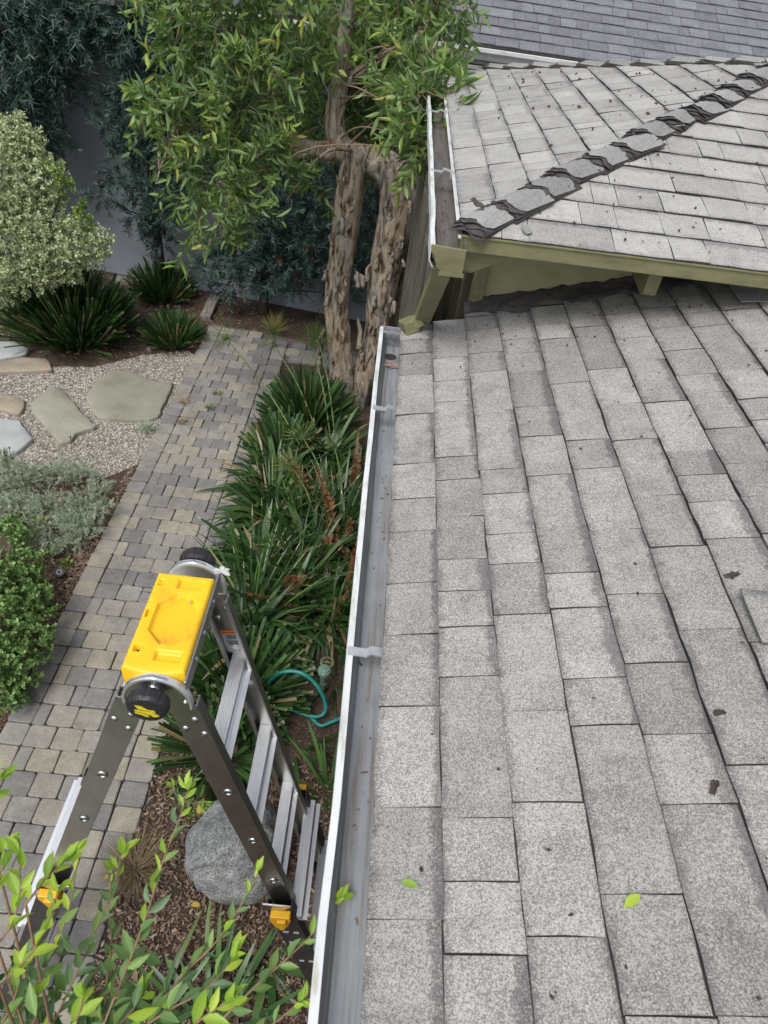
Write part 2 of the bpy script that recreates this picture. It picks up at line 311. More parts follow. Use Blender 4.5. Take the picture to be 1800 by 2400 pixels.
def bark_mat():
    m, nt, b = nmat('paperbark'); v = coords(nt, (4.5, 4.5, 1.15)); n = nd(nt, 'TexNoise', {'Vector': v, 'Scale': 3.6, 'Detail': 10, 'Roughness': 0.72, 'Distortion': 1.1}).outputs['Fac']
    c1 = ramp(nt, n, [(0.34, (0.035, 0.022, 0.016)), (0.42, (0.17, 0.105, 0.065)), (0.48, (0.42, 0.33, 0.23)), (0.57, (0.58, 0.50, 0.39)), (0.66, (0.50, 0.31, 0.16)), (0.76, (0.22, 0.11, 0.06))])
    c2 = ramp(nt, n, [(0.34, (0.03, 0.025, 0.022)), (0.43, (0.16, 0.135, 0.11)), (0.51, (0.38, 0.35, 0.30)), (0.62, (0.54, 0.51, 0.46)), (0.75, (0.24, 0.19, 0.15))])
    big = nd(nt, 'TexNoise', {'Vector': coords(nt, (1, 1, .5)), 'Scale': 7.0, 'Detail': 4, 'Distortion': 0.8}).outputs['Fac']
    c = mixc(nt, nd(nt, 'MapRange', {'Value': big, 1: 0.42, 2: 0.60, 3: 0, 4: 1}).outputs[0], c1, c2)
    setb(nt, b, c, 0.9, 0, n, 1.0, 0.06, 0.2); return m
MT['bark'] = bark_mat()
MT['darkbark'] = noisy('dark_bark', [(0.3, (0.035, 0.026, 0.022)), (0.7, (0.115, 0.082, 0.066))], 4, 0.95, 40, 0.8, 0.02, stretch=(5, 5, 1))
MT['twig'] = noisy('twig_bark', [(0.3, (0.14, 0.10, 0.07)), (0.7, (0.27, 0.20, 0.14))], 20, 0.9, 60, 0.3)
MT['lavstem'] = noisy('grey_green_stem', [(0.3, (0.16, 0.17, 0.12)), (0.7, (0.27, 0.29, 0.21))], 20, 0.9)
MT['redtwig'] = noisy('reddish_twig', [(0.3, (0.17, 0.10, 0.06)), (0.7, (0.28, 0.165, 0.10))], 20, 0.7, 60, 0.2)
G = lambda r, g, b: (r, g, b)
bb = [(0.0, G(.085, .15, .062)), (0.4, G(.14, .225, .078)), (0.7, G(.205, .31, .085)), (0.9, G(.30, .40, .085)), (1.0, G(.44, .44, .09))]
MT['tree'] = leafmat('bottlebrush_leaf', bb, True, 0.4, 0.36)
MT['tree_o'] = leafmat('bottlebrush_leaf_single', bb[1:4] + [(1.0, G(.34, .42, .08))], False, 0.4, 0.36)
MT['podo'] = leafmat('yew_pine_leaf', [(0.0, G(.026, .055, .050)), (0.5, G(.050, .098, .084)), (0.85, G(.090, .155, .125)), (1.0, G(.18, .27, .20))], True, 0.5, 0.12)
MT['dead'] = leafmat('dead_leaf', [(0.0, G(.06, .03, .02)), (0.6, G(.16, .085, .055)), (1.0, G(.26, .16, .10))], True, 0.8, 0.15)
MT['varieg'] = leafmat('variegated_leaf', [(0.0, G(.19, .23, .11)), (0.3, G(.36, .41, .23)), (0.65, G(.50, .54, .34)), (0.9, G(.55, .60, .36)), (1.0, G(.62, .66, .47))], True, 0.5, 0.2)
MT['lime'] = leafmat('fresh_green_leaf', [(0.0, G(.09, .15, .03)), (0.6, G(.19, .30, .055)), (1.0, G(.38, .46, .13))], True, 0.5, 0.28)
MT['euon'] = leafmat('round_green_leaf', [(0.0, G(.07, .13, .04)), (0.5, G(.15, .255, .075)), (0.85, G(.25, .38, .13)), (1.0, G(.38, .50, .22))], True, 0.5, 0.2)
MT['lav'] = leafmat('grey_green_needle', [(0.0, G(.28, .22, .16)), (0.15, G(.25, .27, .19)), (0.6, G(.33, .40, .30)), (0.9, G(.42, .50, .39)), (1.0, G(.52, .53, .42))], True, 0.8, 0.15)
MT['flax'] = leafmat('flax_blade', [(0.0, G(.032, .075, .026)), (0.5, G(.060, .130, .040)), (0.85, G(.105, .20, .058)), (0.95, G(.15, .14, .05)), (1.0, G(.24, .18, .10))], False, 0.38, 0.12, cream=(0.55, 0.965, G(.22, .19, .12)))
MT['flax_shade'] = leafmat('shaded_flax_blade', [(0.0, G(.016, .042, .013)), (0.6, G(.034, .08, .022)), (0.88, G(.06, .125, .033)), (0.92, G(.22, .17, .09)), (1.0, G(.30, .25, .15))], True, 0.4, 0.12)  # darker copy of the flax blade: shade inside the clumps put into its colour
MT['clivia'] = leafmat('broad_strap_leaf', [(0.0, G(.014, .040, .011)), (0.45, G(.029, .074, .017)), (0.8, G(.050, .118, .026)), (0.93, G(.10, .19, .045)), (1.0, G(.32, .30, .15))], False, 0.35, 0.15, cream=(0.66, 0.86, G(.52, .47, .33)))
MT['sedge'] = leafmat('papyrus_ray', [(0.0, G(.05, .10, .03)), (0.6, G(.13, .20, .06)), (0.9, G(.28, .28, .09)), (1.0, G(.36, .26, .10))], True, 0.5, 0.25)
MT['straw'] = leafmat('straw_blade', [(0.0, G(.14, .09, .05)), (0.6, G(.32, .24, .14)), (1.0, G(.45, .37, .23))], True, 0.8, 0.2)
MT['fernd'] = leafmat('dead_fern', [(0.0, G(.07, .028, .012)), (0.6, G(.19, .085, .035)), (1.0, G(.30, .16, .07))], True, 0.8, 0.15)
MT['fern'] = leafmat('green_fern', [(0.0, G(.025, .06, .015)), (1.0, G(.08, .16, .035))], True, 0.5, 0.2)
MT['fg'] = leafmat('shrub_leaf', [(0.0, G(.105, .185, .090)), (0.5, G(.165, .285, .095)), (1.0, G(.235, .37, .095))], False, 0.4, 0.30, rib=True)
MT['fgy'] = leafmat('young_shrub_leaf', [(0.0, G(.24, .40, .05)), (0.6, G(.36, .54, .06)), (1.0, G(.50, .64, .08))], False, 0.4, 0.42, rib=True)
MT['fgm'] = leafmat('shrub_leaf_mass', [(0.0, G(.085, .15, .075)), (0.6, G(.15, .26, .085)), (1.0, G(.30, .44, .08))], True, 0.4, 0.30)
MT['petal'] = leafmat('white_petal', [(0.0, G(.62, .62, .66)), (1.0, G(.75, .75, .78))], False, 0.6, 0.3)
MT['drygold'] = leafmat('dry_yellow_leaf', [(0.0, G(.38, .25, .05)), (1.0, G(.55, .36, .06))], False, 0.6, 0.2)

# ------------------------------------------------------------------ leaf templates (unit length along +y)
def leaf_t(prof, fold=0.10, bend=0.12):          # prof: [(y, half width)]
    V = [(0, 0, 0)]; Fc = []
    for y, w in prof: V += [(-w, y, fold * w * 2 - bend * y * y), (0, y, -bend * y * y), (w, y, fold * w * 2 - bend * y * y)]
    V.append((0, 1, -bend)); n = len(prof)
    Fc += [(0, 2, 1), (0, 3, 2)]
    for i in range(n - 1):
        a, b = 1 + 3 * i, 4 + 3 * i
        Fc += [(a, a + 1, b + 1), (a, b + 1, b), (a + 1, a + 2, b + 2), (a + 1, b + 2, b + 1)]
    a = 1 + 3 * (n - 1); t = len(V) - 1
    Fc += [(a, a + 1, t), (a + 1, a + 2, t)]
    return np.array(V, float), np.array(Fc)
LANCE = leaf_t([(0.3, 0.5), (0.62, 0.46)])
OVAL = leaf_t([(0.28, 0.42), (0.65, 0.5)])
DIAM = leaf_t([(0.5, 0.5)], 0.12, 0.08)
NEED = (np.array([(-.5, 0, 0), (.5, 0, 0), (.3, .6, .04), (0, 1, 0), (-.3, .6, .04)], float), np.array([(0, 1, 2), (0, 2, 4), (4, 2, 3)]))
FGL = leaf_t([(0.12, 0.16), (0.3, 0.40), (0.55, 0.48), (0.8, 0.27)], 0.14, 0.10)
def blade_t(bend, cut=True, rows=6, fold=0.25, tw=0.0):
    V = []; Fc = []
    for i in range(rows):
        t = i / (rows - 1); w = 0.5 * (0.75 + 0.25 * min(1, t * 4)) if cut else 0.5 * math.sin(math.pi * (0.18 + 0.82 * t)) ** 0.6 + 0.0
        if not cut and i == rows - 1: w = 0.02
        ang = bend * t; y = math.sin(ang) / bend if bend > 1e-3 else t; z = -(1 - math.cos(ang)) / bend if bend > 1e-3 else 0
        for sx in (-1, 0, 1): V.append((sx * w, y, z, abs(sx) * fold * w))
    Vn = np.array([(x, y, z) for x, y, z, f in V]); fd = np.array([f for *_, f in V])
    for i in range(rows - 1):
        a = 3 * i
        for k in (0, 1): Fc.append((a + k, a + k + 1, a + k + 4, a + k + 3))
    return Vn, fd, Fc
def batch(T, pos, d, nrm, L, W, tint):
    V, Fc = T; pos = np.asarray(pos, float); N = len(pos)
    d = unit(d); x = unit(np.cross(d, nrm)); z = np.cross(x, d)
    L = np.broadcast_to(L, (N,)); W = np.broadcast_to(W, (N,))
    P = pos[:, None] + V[None, :, 0, None] * (x * W[:, None])[:, None] + V[None, :, 1, None] * (d * L[:, None])[:, None] + V[None, :, 2, None] * (z * L[:, None])[:, None]
    return P.reshape(-1, 3), (Fc[None] + (np.arange(N) * len(V))[:, None, None]).reshape(-1, 3), np.repeat(np.broadcast_to(tint, (N,)), len(V))
def foliage(name, mat, parent, T, pos, d, nrm, L, W, tint, kind='stuff'):
    V, Fc, t = batch(T, pos, d, nrm, L, W, tint); me = mesh(name, V, Fc, True, t)
    o = link(name, me, parent, mat)
    if kind: o['kind'] = kind
    return o
def rdir(n): return unit(rng.normal(size=(n, 3)))
def in_poly(pts, poly):
    x, y = pts[:, 0], pts[:, 1]; ins = np.zeros(len(pts), bool); n = len(poly)
    for i in range(n):
        (x1, y1), (x2, y2) = poly[i][:2], poly[(i + 1) % n][:2]
        c = ((y1 > y) != (y2 > y)) & (x < (x2 - x1) * (y - y1) / (y2 - y1 + 1e-12) + x1); ins ^= c
    return ins
def scatter(poly, n):
    poly = np.asarray(poly)[:, :2]; lo, hi = poly.min(0), poly.max(0); P = rng.uniform(lo, hi, (int(n * 3), 2)); P = P[in_poly(P, poly)]
    return P[:n]

# ================================================================== the ground
me = mesh('ground', [(-80, -80, 0), (80, -80, 0), (80, 120, 0), (-80, 120, 0)], [(0, 1, 2, 3)])
tag(link('ground', me, None, MT['soil']), kind='structure')
GRAVEL = [gz(*p)[:2] for p in [(-150, 850), (60, 860), (220, 862), (330, 835), (440, 822), (462, 840), (420, 920), (372, 1015), (335, 1085), (250, 1120), (100, 1100), (-150, 1090)]]
me = mesh('gravel_bed', [(x, y, 0.004) for x, y in GRAVEL], [tuple(range(len(GRAVEL)))])
tag(link('gravel_bed', me, None, MT['gravel']), kind='structure')
P = scatter(GRAVEL, 9000); N = len(P)
OCT = (np.array([(1, 0, 0), (-.9, .1, 0), (0, 1, .1), (.1, -1, 0), (0, .1, .7), (0, 0, -.5)], float), np.array([(0, 2, 4), (2, 1, 4), (1, 3, 4), (3, 0, 4), (0, 3, 5), (3, 1, 5)]))
s = rng.uniform(.006, .0125, N)
V, Fc, t = batch(OCT, np.c_[P, s * .4 + .004], np.c_[rng.normal(size=(N, 2)), rng.normal(size=N) * .2], np.tile([0, 0, 1.], (N, 1)), s, s * rng.uniform(.6, 1, N), np.clip(rng.beta(1.6, 1.5, N), 0, 1))
tag(link('pebbles', mesh('pebbles', V, Fc, False, t), None, MT['pebble']), kind='stuff')
# bark mulch: chips in the beds on both sides of the path
CHIP = (np.array([(-.5, 0, 0), (.5, 0, .1), (.42, 1, .25), (-.4, .95, .1), (0, .5, .45)], float), np.array([(0, 1, 4), (1, 2, 4), (2, 3, 4), (3, 0, 4)]))
BEDR = [(-.985, -.2), (.5, -.2), (.5, 2.0), (-.985, 2.2)]
BEDL = [gz(*p)[:2] for p in [(-60, 1830), (2, 1712), (104, 1522), (318, 1100), (332, 1075), (290, 1125), (235, 1250), (-60, 1300)]] 
P = np.vstack([scatter(BEDR, 19000), scatter(BEDL, 9000)]); N = len(P)
L = .007 + .026 * rng.random(N) ** 1.8
V, Fc, t = batch(CHIP, np.c_[P, rng.uniform(.003, .02, N)], np.c_[rng.normal(size=(N, 2)), rng.normal(size=N) * .25], np.c_[rng.normal(size=(N, 2)) * .35, np.ones(N)], L, L * rng.uniform(.22, .5, N), np.clip(rng.beta(1.7, 2.1, N), 0, 1))
tag(link('bark_mulch', mesh('bark_mulch', V, Fc, False, t), None, MT['chip']), kind='stuff')
# soil litter at the back
P = scatter([gz(*p)[:2] for p in [(-100, 650), (480, 640), (760, 760), (460, 800), (420, 840), (0, 850)]], 1800); N = len(P); L = rng.uniform(.01, .05, N)
V, Fc, t = batch(CHIP, np.c_[P, rng.uniform(.002, .01, N)], np.c_[rng.normal(size=(N, 2)), rng.normal(size=N) * .1], np.c_[rng.normal(size=(N, 2)) * .3, np.ones(N)], L, L * .25, rng.beta(1.4, 2.2, N))
tag(link('leaf_litter', mesh('leaf_litter', V, Fc, False, t), None, MT['chip']), kind='stuff')

# ------------------------------------------------------------------ paver path
PY1 = 7.52
path_poly = [(-1.96, -3, .006), (-.985, -3, .006), (-.985, 6.85, .006), (.6, 6.85, .006), (.6, 7.2, .006), (-1.96, 7.56, .006)]
path = tag(link('path', mesh('path', path_poly, [tuple(range(6))]), None, MT['sand']), kind='structure')
def paver_mesh(w, l, seed, h=.030):
    r = random.Random(seed); c = min(w, l) * .11; hw, hl = w / 2, l / 2; pts = []
    for sx, sy, a0 in ((1, 1, 0), (-1, 1, 90), (-1, -1, 180), (1, -1, 270)):
        for k in range(3):
            a = math.radians(a0 + 45 * k); j = r.uniform(-.0022, .0022)
            pts.append((sx * (hw - c) + c * math.cos(a) + j, sy * (hl - c) + c * math.sin(a) + r.uniform(-.002, .002)))
    n = len(pts); ch = .005
    V = [(x, y, 0) for x, y in pts] + [(x, y, h - ch * .8) for x, y in pts] + [(x * (1 - ch / hw), y * (1 - ch / hl), h + r.uniform(-.0006, .0006)) for x, y in pts]
    Fc = [(k * n + i, k * n + (i + 1) % n, (k + 1) * n + (i + 1) % n, (k + 1) * n + i) for k in (0, 1) for i in range(n)] + [tuple(range(2 * n, 3 * n))]
    return mesh('paver', V, Fc)
PW, PR = .1555, .1465
pav_m = {}
def pmesh(w, l):
    k = (round(w, 3), round(l, 3), random.randrange(5))
    if k not in pav_m:
        pav_m[k] = paver_mesh(*k); pav_m[k].materials.append(MT['paver'])
    return pav_m[k]
slots = []
y = -1.2; row = 0
while y < 7.6:
    yc = y + PR / 2
    lst = [(-1.956 + .075, .150), (-.995 - .078, .156)]
    x0, x1 = -1.804, -1.155
    full = (x1 - x0) / 4
    if row % 2: xs = [(x0 + full / 4, full / 2)] + [(x0 + full * (k + 1), full) for k in range(3)] + [(x1 - full / 4, full / 2)]
    else: xs = [(x0 + full * (k + .5), full) for k in range(4)]
    if row % 7 == 3: xs = [(x0 + full * .5, full), (x0 + full * 1.25, full / 2)] + [(x0 + full * (k + 2), full) for k in range(2)] + [(x1 - full / 4, full / 2)]
    lst += xs
    if 6.84 < y < 7.4: lst += [(-.99 + .161 * (k + .5 + (.3 if row % 2 else 0)), .161) for k in range(9)]
    for xc, w in lst:
        if yc < 7.50 - (xc + 1.95) * .235 + .0: slots.append((xc, yc, w))
    y += PR; row += 1
MBp = MB(); nsingle = 0
for xc, yc, w in slots:
    M = Matrix.Translation((xc + rng.normal() * .0018, yc + rng.normal() * .0018, .004 + rng.normal() * .0015)) @ Matrix.Rotation(rng.normal() * .012, 4, 'Z') @ Matrix.Rotation(rng.normal() * .008, 4, 'X') @ Matrix.Rotation(rng.normal() * .008, 4, 'Y')
    me = pmesh(w - .0038, PR - .0038)
    if seen((xc, yc, .03), 40) and nsingle < 300: link('paver', me, path, None, M); nsingle += 1
    else: MBp.add([M @ v.co for v in me.vertices], [tuple(p.vertices) for p in me.polygons])
o = MBp.build('paver_margin', MT['paver'], path); o['kind'] = 'stuff'

# ------------------------------------------------------------------ flagstones
def z6(*pts): return [(x / 2.37, 700 + y / 2.37) for x, y in pts]
def flagstone(px, mat, label, h=.045, z=.02):
    pts = np.array([gz(*p)[:2] for p in px]); c = pts.mean(0)
    dense = []
    for i in range(len(pts)):
        a, b = pts[i], pts[(i + 1) % len(pts)]; k = max(2, int(np.linalg.norm(b - a) / .07))
        for j in range(k): dense.append(a + (b - a) * j / k + rng.normal(size=2) * .006)
    D = np.array(dense) - c; n = len(D)
    rings = [(1.0, -.03), (1.0, h - .014), (.985, h - .003), (.955, h), (.6, h + .002), (.25, h)]
    V = []; Fc = []
    for s_, zz in rings: V += [(x * s_, y * s_, zz + (rng.normal() * .0018 if zz > h - .005 else 0)) for x, y in D]
    for k in range(len(rings) - 1): Fc += [(k * n + i, k * n + (i + 1) % n, (k + 1) * n + (i + 1) % n, (k + 1) * n + i) for i in range(n)]
    Fc.append(tuple(range((len(rings) - 1) * n, len(rings) * n)))
    o = link('flagstone', mesh('flagstone', V, Fc), None, mat, Matrix.Translation((c[0], c[1], 0)))
    for p in o.data.polygons: p.use_smooth = True
    return tag(o, label, 'flagstone', 'flagstones set in the gravel')
flagstone(z6((480, 560), (545, 465), (635, 410), (720, 415), (800, 455), (880, 475), (965, 485), (935, 560), (900, 640), (880, 680), (820, 695), (700, 690), (560, 680), (510, 630)), MT['flag'], 'largest tan flagstone in the gravel, beside the paver path')
flagstone(z6((175, 600), (225, 555), (290, 503), (335, 515), (375, 550), (430, 620), (530, 730), (500, 745), (420, 770), (390, 815), (340, 825), (290, 770), (220, 690), (185, 650)), MT['flag'], 'kite-shaped tan flagstone left of the largest one')
flagstone(z6((-120, 520), (0, 540), (60, 555), (135, 585), (140, 620), (110, 665), (40, 645), (-120, 610)), MT['flagbrown'], 'brownish flagstone cut by the left edge of the picture, between grey and blue stones')
flagstone(z6((-150, 665), (0, 680), (110, 700), (150, 745), (185, 800), (130, 850), (60, 890), (-150, 920)), MT['flagblue'], 'pale bluish flagstone touching the grey-green lavender bush')
flagstone(z6((-150, 400), (0, 375), (100, 345), (265, 350), (295, 415), (160, 425), (-150, 432)), MT['flagbrown'], 'long grey-brown flagstone just in front of the biggest flax clump')
flagstone(z6((-150, 262), (90, 255), (165, 300), (150, 325), (20, 355), (-150, 365)), MT['flagblue'], 'farthest grey flagstone, half under the biggest flax clump')
# timber block and stone lying on the soil
mb = MB(); A, B = gz(507, 704), gz(478, 752)
mb.box(((A[0] + B[0]) / 2, (A[1] + B[1]) / 2, .035), (.125, .60, .07), Matrix.Rotation(.03, 3, 'Z')); o = mb.build('edging_block', MT['block'], bevel=.006); tag(o, 'weathered grey edging block lying on the soil at the head of the path', 'edging block')
mb = MB(); c = gz(295, 668); mb.box((c[0], c[1], .04), (.34, .14, .08), Matrix.Rotation(-.2, 3, 'Z')); o = mb.build('stone_block', MT['block'], bevel=.01); tag(o, 'short stone block lying at the foot of the grey wall between two flax clumps', 'stone block')
mb = MB(); c = gz(325, 762, .02); mb.tube(spline([gz(286, 770, .02), gz(310, 768, .03), gz(338, 760, .02), gz(360, 745, .02)], 14), .006, 6); tag(mb.build('drip_line', MT['black'], None, True), 'thin black drip line on the bare soil between flax clumps', 'drip line')

# ================================================================== roofs
EXP = .143; TH = X0A = .28720849
ca, sa = math.cos(TH), math.sin(TH)
tab_m = {}
def tab_mesh(L, var, mat, thick=.0085):
    key = (L, var, mat.name)
    if key in tab_m: return tab_m[key]
    r = random.Random(hash((L, var)) & 0xffff); nx, ny = 2, 3 if L < .25 else 4
    gap = [.0002, .0010, .0022, .0034][var % 4]; t0 = thick + (.0032 if var % 2 else 0.0); V = []; Fc = []
    wave = [r.uniform(-.0025, .0025) for _ in range(ny + 1)]; cur = [r.uniform(0, .0022) for _ in range(ny + 1)]
    for i in range(nx + 1):
        for j in range(ny + 1):
            x = [0.0, .07, EXP - gap][i]; yv = -L / 2 + L * j / ny
            if i == 0: x += wave[j]
            if i == 2: x += wave[-1 - j] * .7
            if j in (0, ny): yv += r.uniform(-.0010, .0010)
            z = [t0 + cur[j], t0 * .75 + .001, .0022][i]
            V.append((x, yv, z))
    nt = len(V); V += [(x, yv, -.003) for x, yv, z in V]
    I = lambda i, j: i * (ny + 1) + j
    for i in range(nx):
        for j in range(ny): Fc.append((I(i, j), I(i + 1, j), I(i + 1, j + 1), I(i, j + 1)))
    mi = [0] * len(Fc)
    for j in range(ny): Fc.append((I(0, j), I(0, j + 1), nt + I(0, j + 1), nt + I(0, j)))
    for i in range(nx):
        Fc.append((I(i, 0), nt + I(i, 0), nt + I(i + 1, 0), I(i + 1, 0))); Fc.append((I(i, ny), I(i + 1, ny), nt + I(i + 1, ny), nt + I(i, ny)))
    mi += [1] * (len(Fc) - len(mi))
    me = mesh('shingle', V, Fc, False, None, [mat, MT['felt']], mi); tab_m[key] = me; return me
LENS = [.09, .12, .15, .18, .21, .24, .28, .32]
def course_tabs(a, b, ls=LENS, start=None):
    out = []; p = a - random.uniform(0, .2)
    while p < b:
        L = random.choice(ls); q = p + L
        lo, hi = max(p, a), min(q, b)
        if hi - lo > .035: out.append((lo, hi))
        p = q
    return out
def q_len(L): return max(.03, round(L / .015) * .015)
def lay(cands, roof, mat, wmat, limit, thick=.0080):
    """cands: (origin, up, along, normal, length). The ones that show largest become parts, the rest one sheet of joined shingles."""
    sc = []
    for i, (p, u, al, nrm, L) in enumerate(cands):
        c = p + u * EXP * .5
        ok = seen(c, 60)
        area = (L * EXP) / max(.1, pj(c)[2]) ** 2 if ok else 0
        sc.append((-area, i))
    sc.sort(); single = {i for k, (a_, i) in enumerate(sc) if a_ < 0 and k < limit}
    st = MB()
    for i, (p, u, al, nrm, L) in enumerate(cands):
        me = tab_mesh(q_len(L), random.randrange(8), mat, thick)
        tilt = rng.normal() * .004
        u2 = unit(u + al * tilt); a2 = unit(al - u * tilt)
        M = frame(p, u2, a2, nrm, 1, (L - .0026) / q_len(L), 1)
        if i in single: link('shingle', me, roof, None, M)
        else: st.add([M @ v.co for v in me.vertices], [tuple(f.vertices) for f in me.polygons])
    if st.v: st.build('shingle_sheet', wmat, roof)['kind'] = 'stuff'

house = thing('house', 'house with worn pale grey shingle roofs, olive fascia and metal gutters, on the right', 'house', (1.5, 2.5, 0))
XE, ZE = .1155, 2.589
UP, AL, NR = np.array([ca, 0, sa]), np.array([0, 1., 0]), np.array([-sa, 0, ca])
def lowroof(n, y, off=0): return np.array([XE, 0, ZE]) + UP * n * EXP + AL * y + NR * off
DK = [lowroof(0, -2.2, -.004), lowroof(16, -2.2, -.004), lowroof(16, 3.02, -.004), lowroof(2.52, 3.02, -.004), lowroof(2.52, 2.872, -.004), lowroof(0, 2.85, -.004)]
dn = np.array([0, 0, -.03]); mb = MB(); mb.add(DK + [q + dn for q in DK], [(0, 1, 2, 3, 4, 5), tuple(range(6, 12))[::-1]] + [(i, 6 + i, 6 + (i + 1) % 6, (i + 1) % 6) for i in range(6)])
low_roof = mb.build('lower_roof', MT['felt'], house)
cl = []
for n in range(15):
    yend = 2.865 + n * .003 + rng.normal() * .012
    if n == 0: yend = 2.84
    for a, b in course_tabs(-1.4 if n < 9 else -.4, yend, [.12, .15, .18, .21, .24, .28, .34]): cl.append((lowroof(n, (a + b) / 2), UP, AL, NR, b - a))
LOWC = len([1 for p, u, al, nr, L in cl if seen(p, 0)])
lay(cl, low_roof, MT['shingle'], MT['shingle_w'], 175)

# upper hip roof
XU, YU, ZU, HL, SL = .273, 2.50, 3.15, 3.35, .295
k_ = math.sqrt(1 + SL * SL); cu, su = 1 / k_, SL / k_
APX = (XU + HL / 2, YU + HL / 2 * 1.03, ZU + SL * HL / 2); XR = 6.0
mb = MB(); KR = .030; V = [(XU, YU, ZU), (XR, YU + KR * (XR - XU), ZU), (XR, APX[1] + KR * (XR - APX[0]), APX[2]), APX, (XU, YU + HL, ZU), (XR, YU + HL, ZU)]
V = [np.array(v) - np.array([0, 0, .004]) for v in V]; W_ = [v - np.array([0, 0, .03]) for v in V]
mb.add(V + W_, [(0, 1, 2, 3), (0, 3, 4), (3, 2, 5, 4), (6, 9, 8, 7), (6, 10, 9), (9, 10, 11, 8), (0, 6, 7, 1), (0, 4, 10, 6)])
up_roof = mb.build('upper_roof', MT['felt'], house)
cu_l = []
UPl, NRl = np.array([cu, 0, su]), np.array([-su, 0, cu])
ALf = unit(np.array([-1., -KR, 0])); hf = np.array([ALf[1], -ALf[0], 0]); UPf = hf * cu + np.array([0, 0, su]); NRf = -hf * su + np.array([0, 0, cu]); RX = np.array([-1., 0, 0])
n = 0
while n * EXP * cu < HL / 2:
    x = n * EXP * cu; m_ = x + EXP * cu * .45
    for a, b in course_tabs(YU + m_, YU + HL - m_, [.10, .13, .16, .19, .22]): cu_l.append((np.array([XU, 0, ZU]) + UPl * n * EXP + AL * ((a + b) / 2), UPl, AL, NRl, b - a))
    for a, b in course_tabs(XU + x + EXP * cu * .5, XR - 1.5, [.10, .14, .18, .22, .27, .32]): cu_l.append((np.array([XU, YU, ZU]) + UPf * n * EXP - ALf * ((a + b) / 2 - XU), UPf, ALf, NRf, b - a))
    n += 1
lay(cu_l, up_roof, MT['shingle_u'], MT['shingle_uw'], 150, .0058)
# hip and ridge caps: curled, layered, with ragged edges
def cap_mesh(seed, w=.074, L=.222):
    r = random.Random(seed); V = []; Fc = []; mi = []
    for lay_, (sh, th) in enumerate(((-.020, .005), (-.005, .011), (.010, .017), (.025, .023), (.043, .026))):
        b = len(V); nx = 8; ww = w * (1.03 - .012 * lay_); ph = r.uniform(0, 6)
        for i in range(2):
            for j in range(nx + 1):
                s = -1 + 2 * j / nx
                x = (sh + r.uniform(-.007, .007) + .010 * math.sin(s * 5 + ph) + .010 * abs(s) ** 2 if i == 0 else L)
                z = -abs(s) ** 1.6 * ww * .30 + (th + r.uniform(-.002, .002) + abs(s) ** 3 * .004 if i == 0 else .004)
                V.append((x, s * ww + r.uniform(-.004, .004), z))
        nn = nx + 1
        V += [(x + (.006 if q < nn else 0), yv, z - .005) for q, (x, yv, z) in enumerate(V[b:b + 2 * nn])]
        for j in range(nx):
            Fc.append((b + j, b + nn + j, b + nn + j + 1, b + j + 1)); mi.append(0 if lay_ == 4 else 1)
            Fc.append((b + j, b + j + 1, b + 2 * nn + j + 1, b + 2 * nn + j)); mi.append(1)
            Fc.append((b + 2 * nn + j, b + 2 * nn + j + 1, b + 3 * nn + j + 1, b + 3 * nn + j)); mi.append(1)
        for j in (0, nx): Fc.append((b + j, b + nn + j, b + 3 * nn + j, b + 2 * nn + j)); mi.append(1)
    return mesh('hip_cap', V, Fc, False, None, [MT['cap'], MT['felt']], mi)
caps = [cap_mesh(k) for k in range(5)]
def cap_row(p0, p1, step, skip=0.0):
    d = np.asarray(p1, float) - p0; L = np.linalg.norm(d); d /= L; side = unit(np.cross([0, 0, 1.], d)); up = np.cross(d, side); n = int(L / step)
    for i in range(n):
        if random.random() < skip: continue
        u2 = unit(d + side * rng.normal() * .07 + up * abs(rng.normal()) * .03); s2 = unit(np.cross(up, u2)); z2 = np.cross(u2, s2)
        link('hip_cap', caps[random.randrange(5)], up_roof, None, frame(np.asarray(p0) + d * (i * step) + side * rng.normal() * .008 + up * .004, u2, s2, z2, 1, 1, rng.uniform(.8, 1.15)))
cap_row((XU + .01, YU + .01, ZU + .01), APX, .182)
cap_row((XU, YU + HL, ZU + .0), APX, .19)
cap_row(APX, (XR - 2, APX[1], APX[2]), .19)

def turn_front(o):
    c_ = Matrix.Translation((XU, YU, 0)); o.data.transform(c_ @ Matrix.Rotation(math.atan(KR), 4, 'Z') @ c_.inverted()); return o
# wall between the roofs, fascia, rafter tail, corner boards
WX, WY = .457, 2.98
mb = MB(); z0 = lambda x: ZE + (x - XE) * math.tan(TH)
mb.add([(WX, WY, .0), (4.5, WY, 0), (4.5, WY, 3.6), (WX, WY, 3.14), (WX, 5.9, 0), (WX, 5.9, 3.14), (4.5, 5.9, 0), (4.5, 5.9, 3.14)], [(0, 1, 2, 3), (0, 3, 5, 4), (4, 5, 7, 6)])
wall = mb.build('wall', MT['olive_d'], house)
mb = MB(); mb.box((WX - .012, WY + .0, 1.6), (.045, .045, 3.06)); mb.build('corner_board', MT['olive'], house, bevel=.004)
mb = MB()
for yy in np.arange(3.4, 5.9, .4): mb = MB(); mb.box((WX - .018, yy, 1.55), (.032, .07, 3.1)); mb.build('batten', MT['siding'], house)
fe = thing('board_fence', 'grey-olive vertical board fence below the upper gutter, right of the tree trunks', 'fence', (.22, 4.5, 0))
for k, yy in enumerate(np.arange(3.02, 6.0, .158)):
    mb = MB(); mb.box((.225 + rng.normal() * .010, yy, 1.38 + rng.normal() * .015), (.024, .128 - .02 * rng.random(), 2.76), Matrix.Rotation(rng.normal() * .006, 3, 'X')); mb.build('board', MT['siding'], fe, bevel=.002)
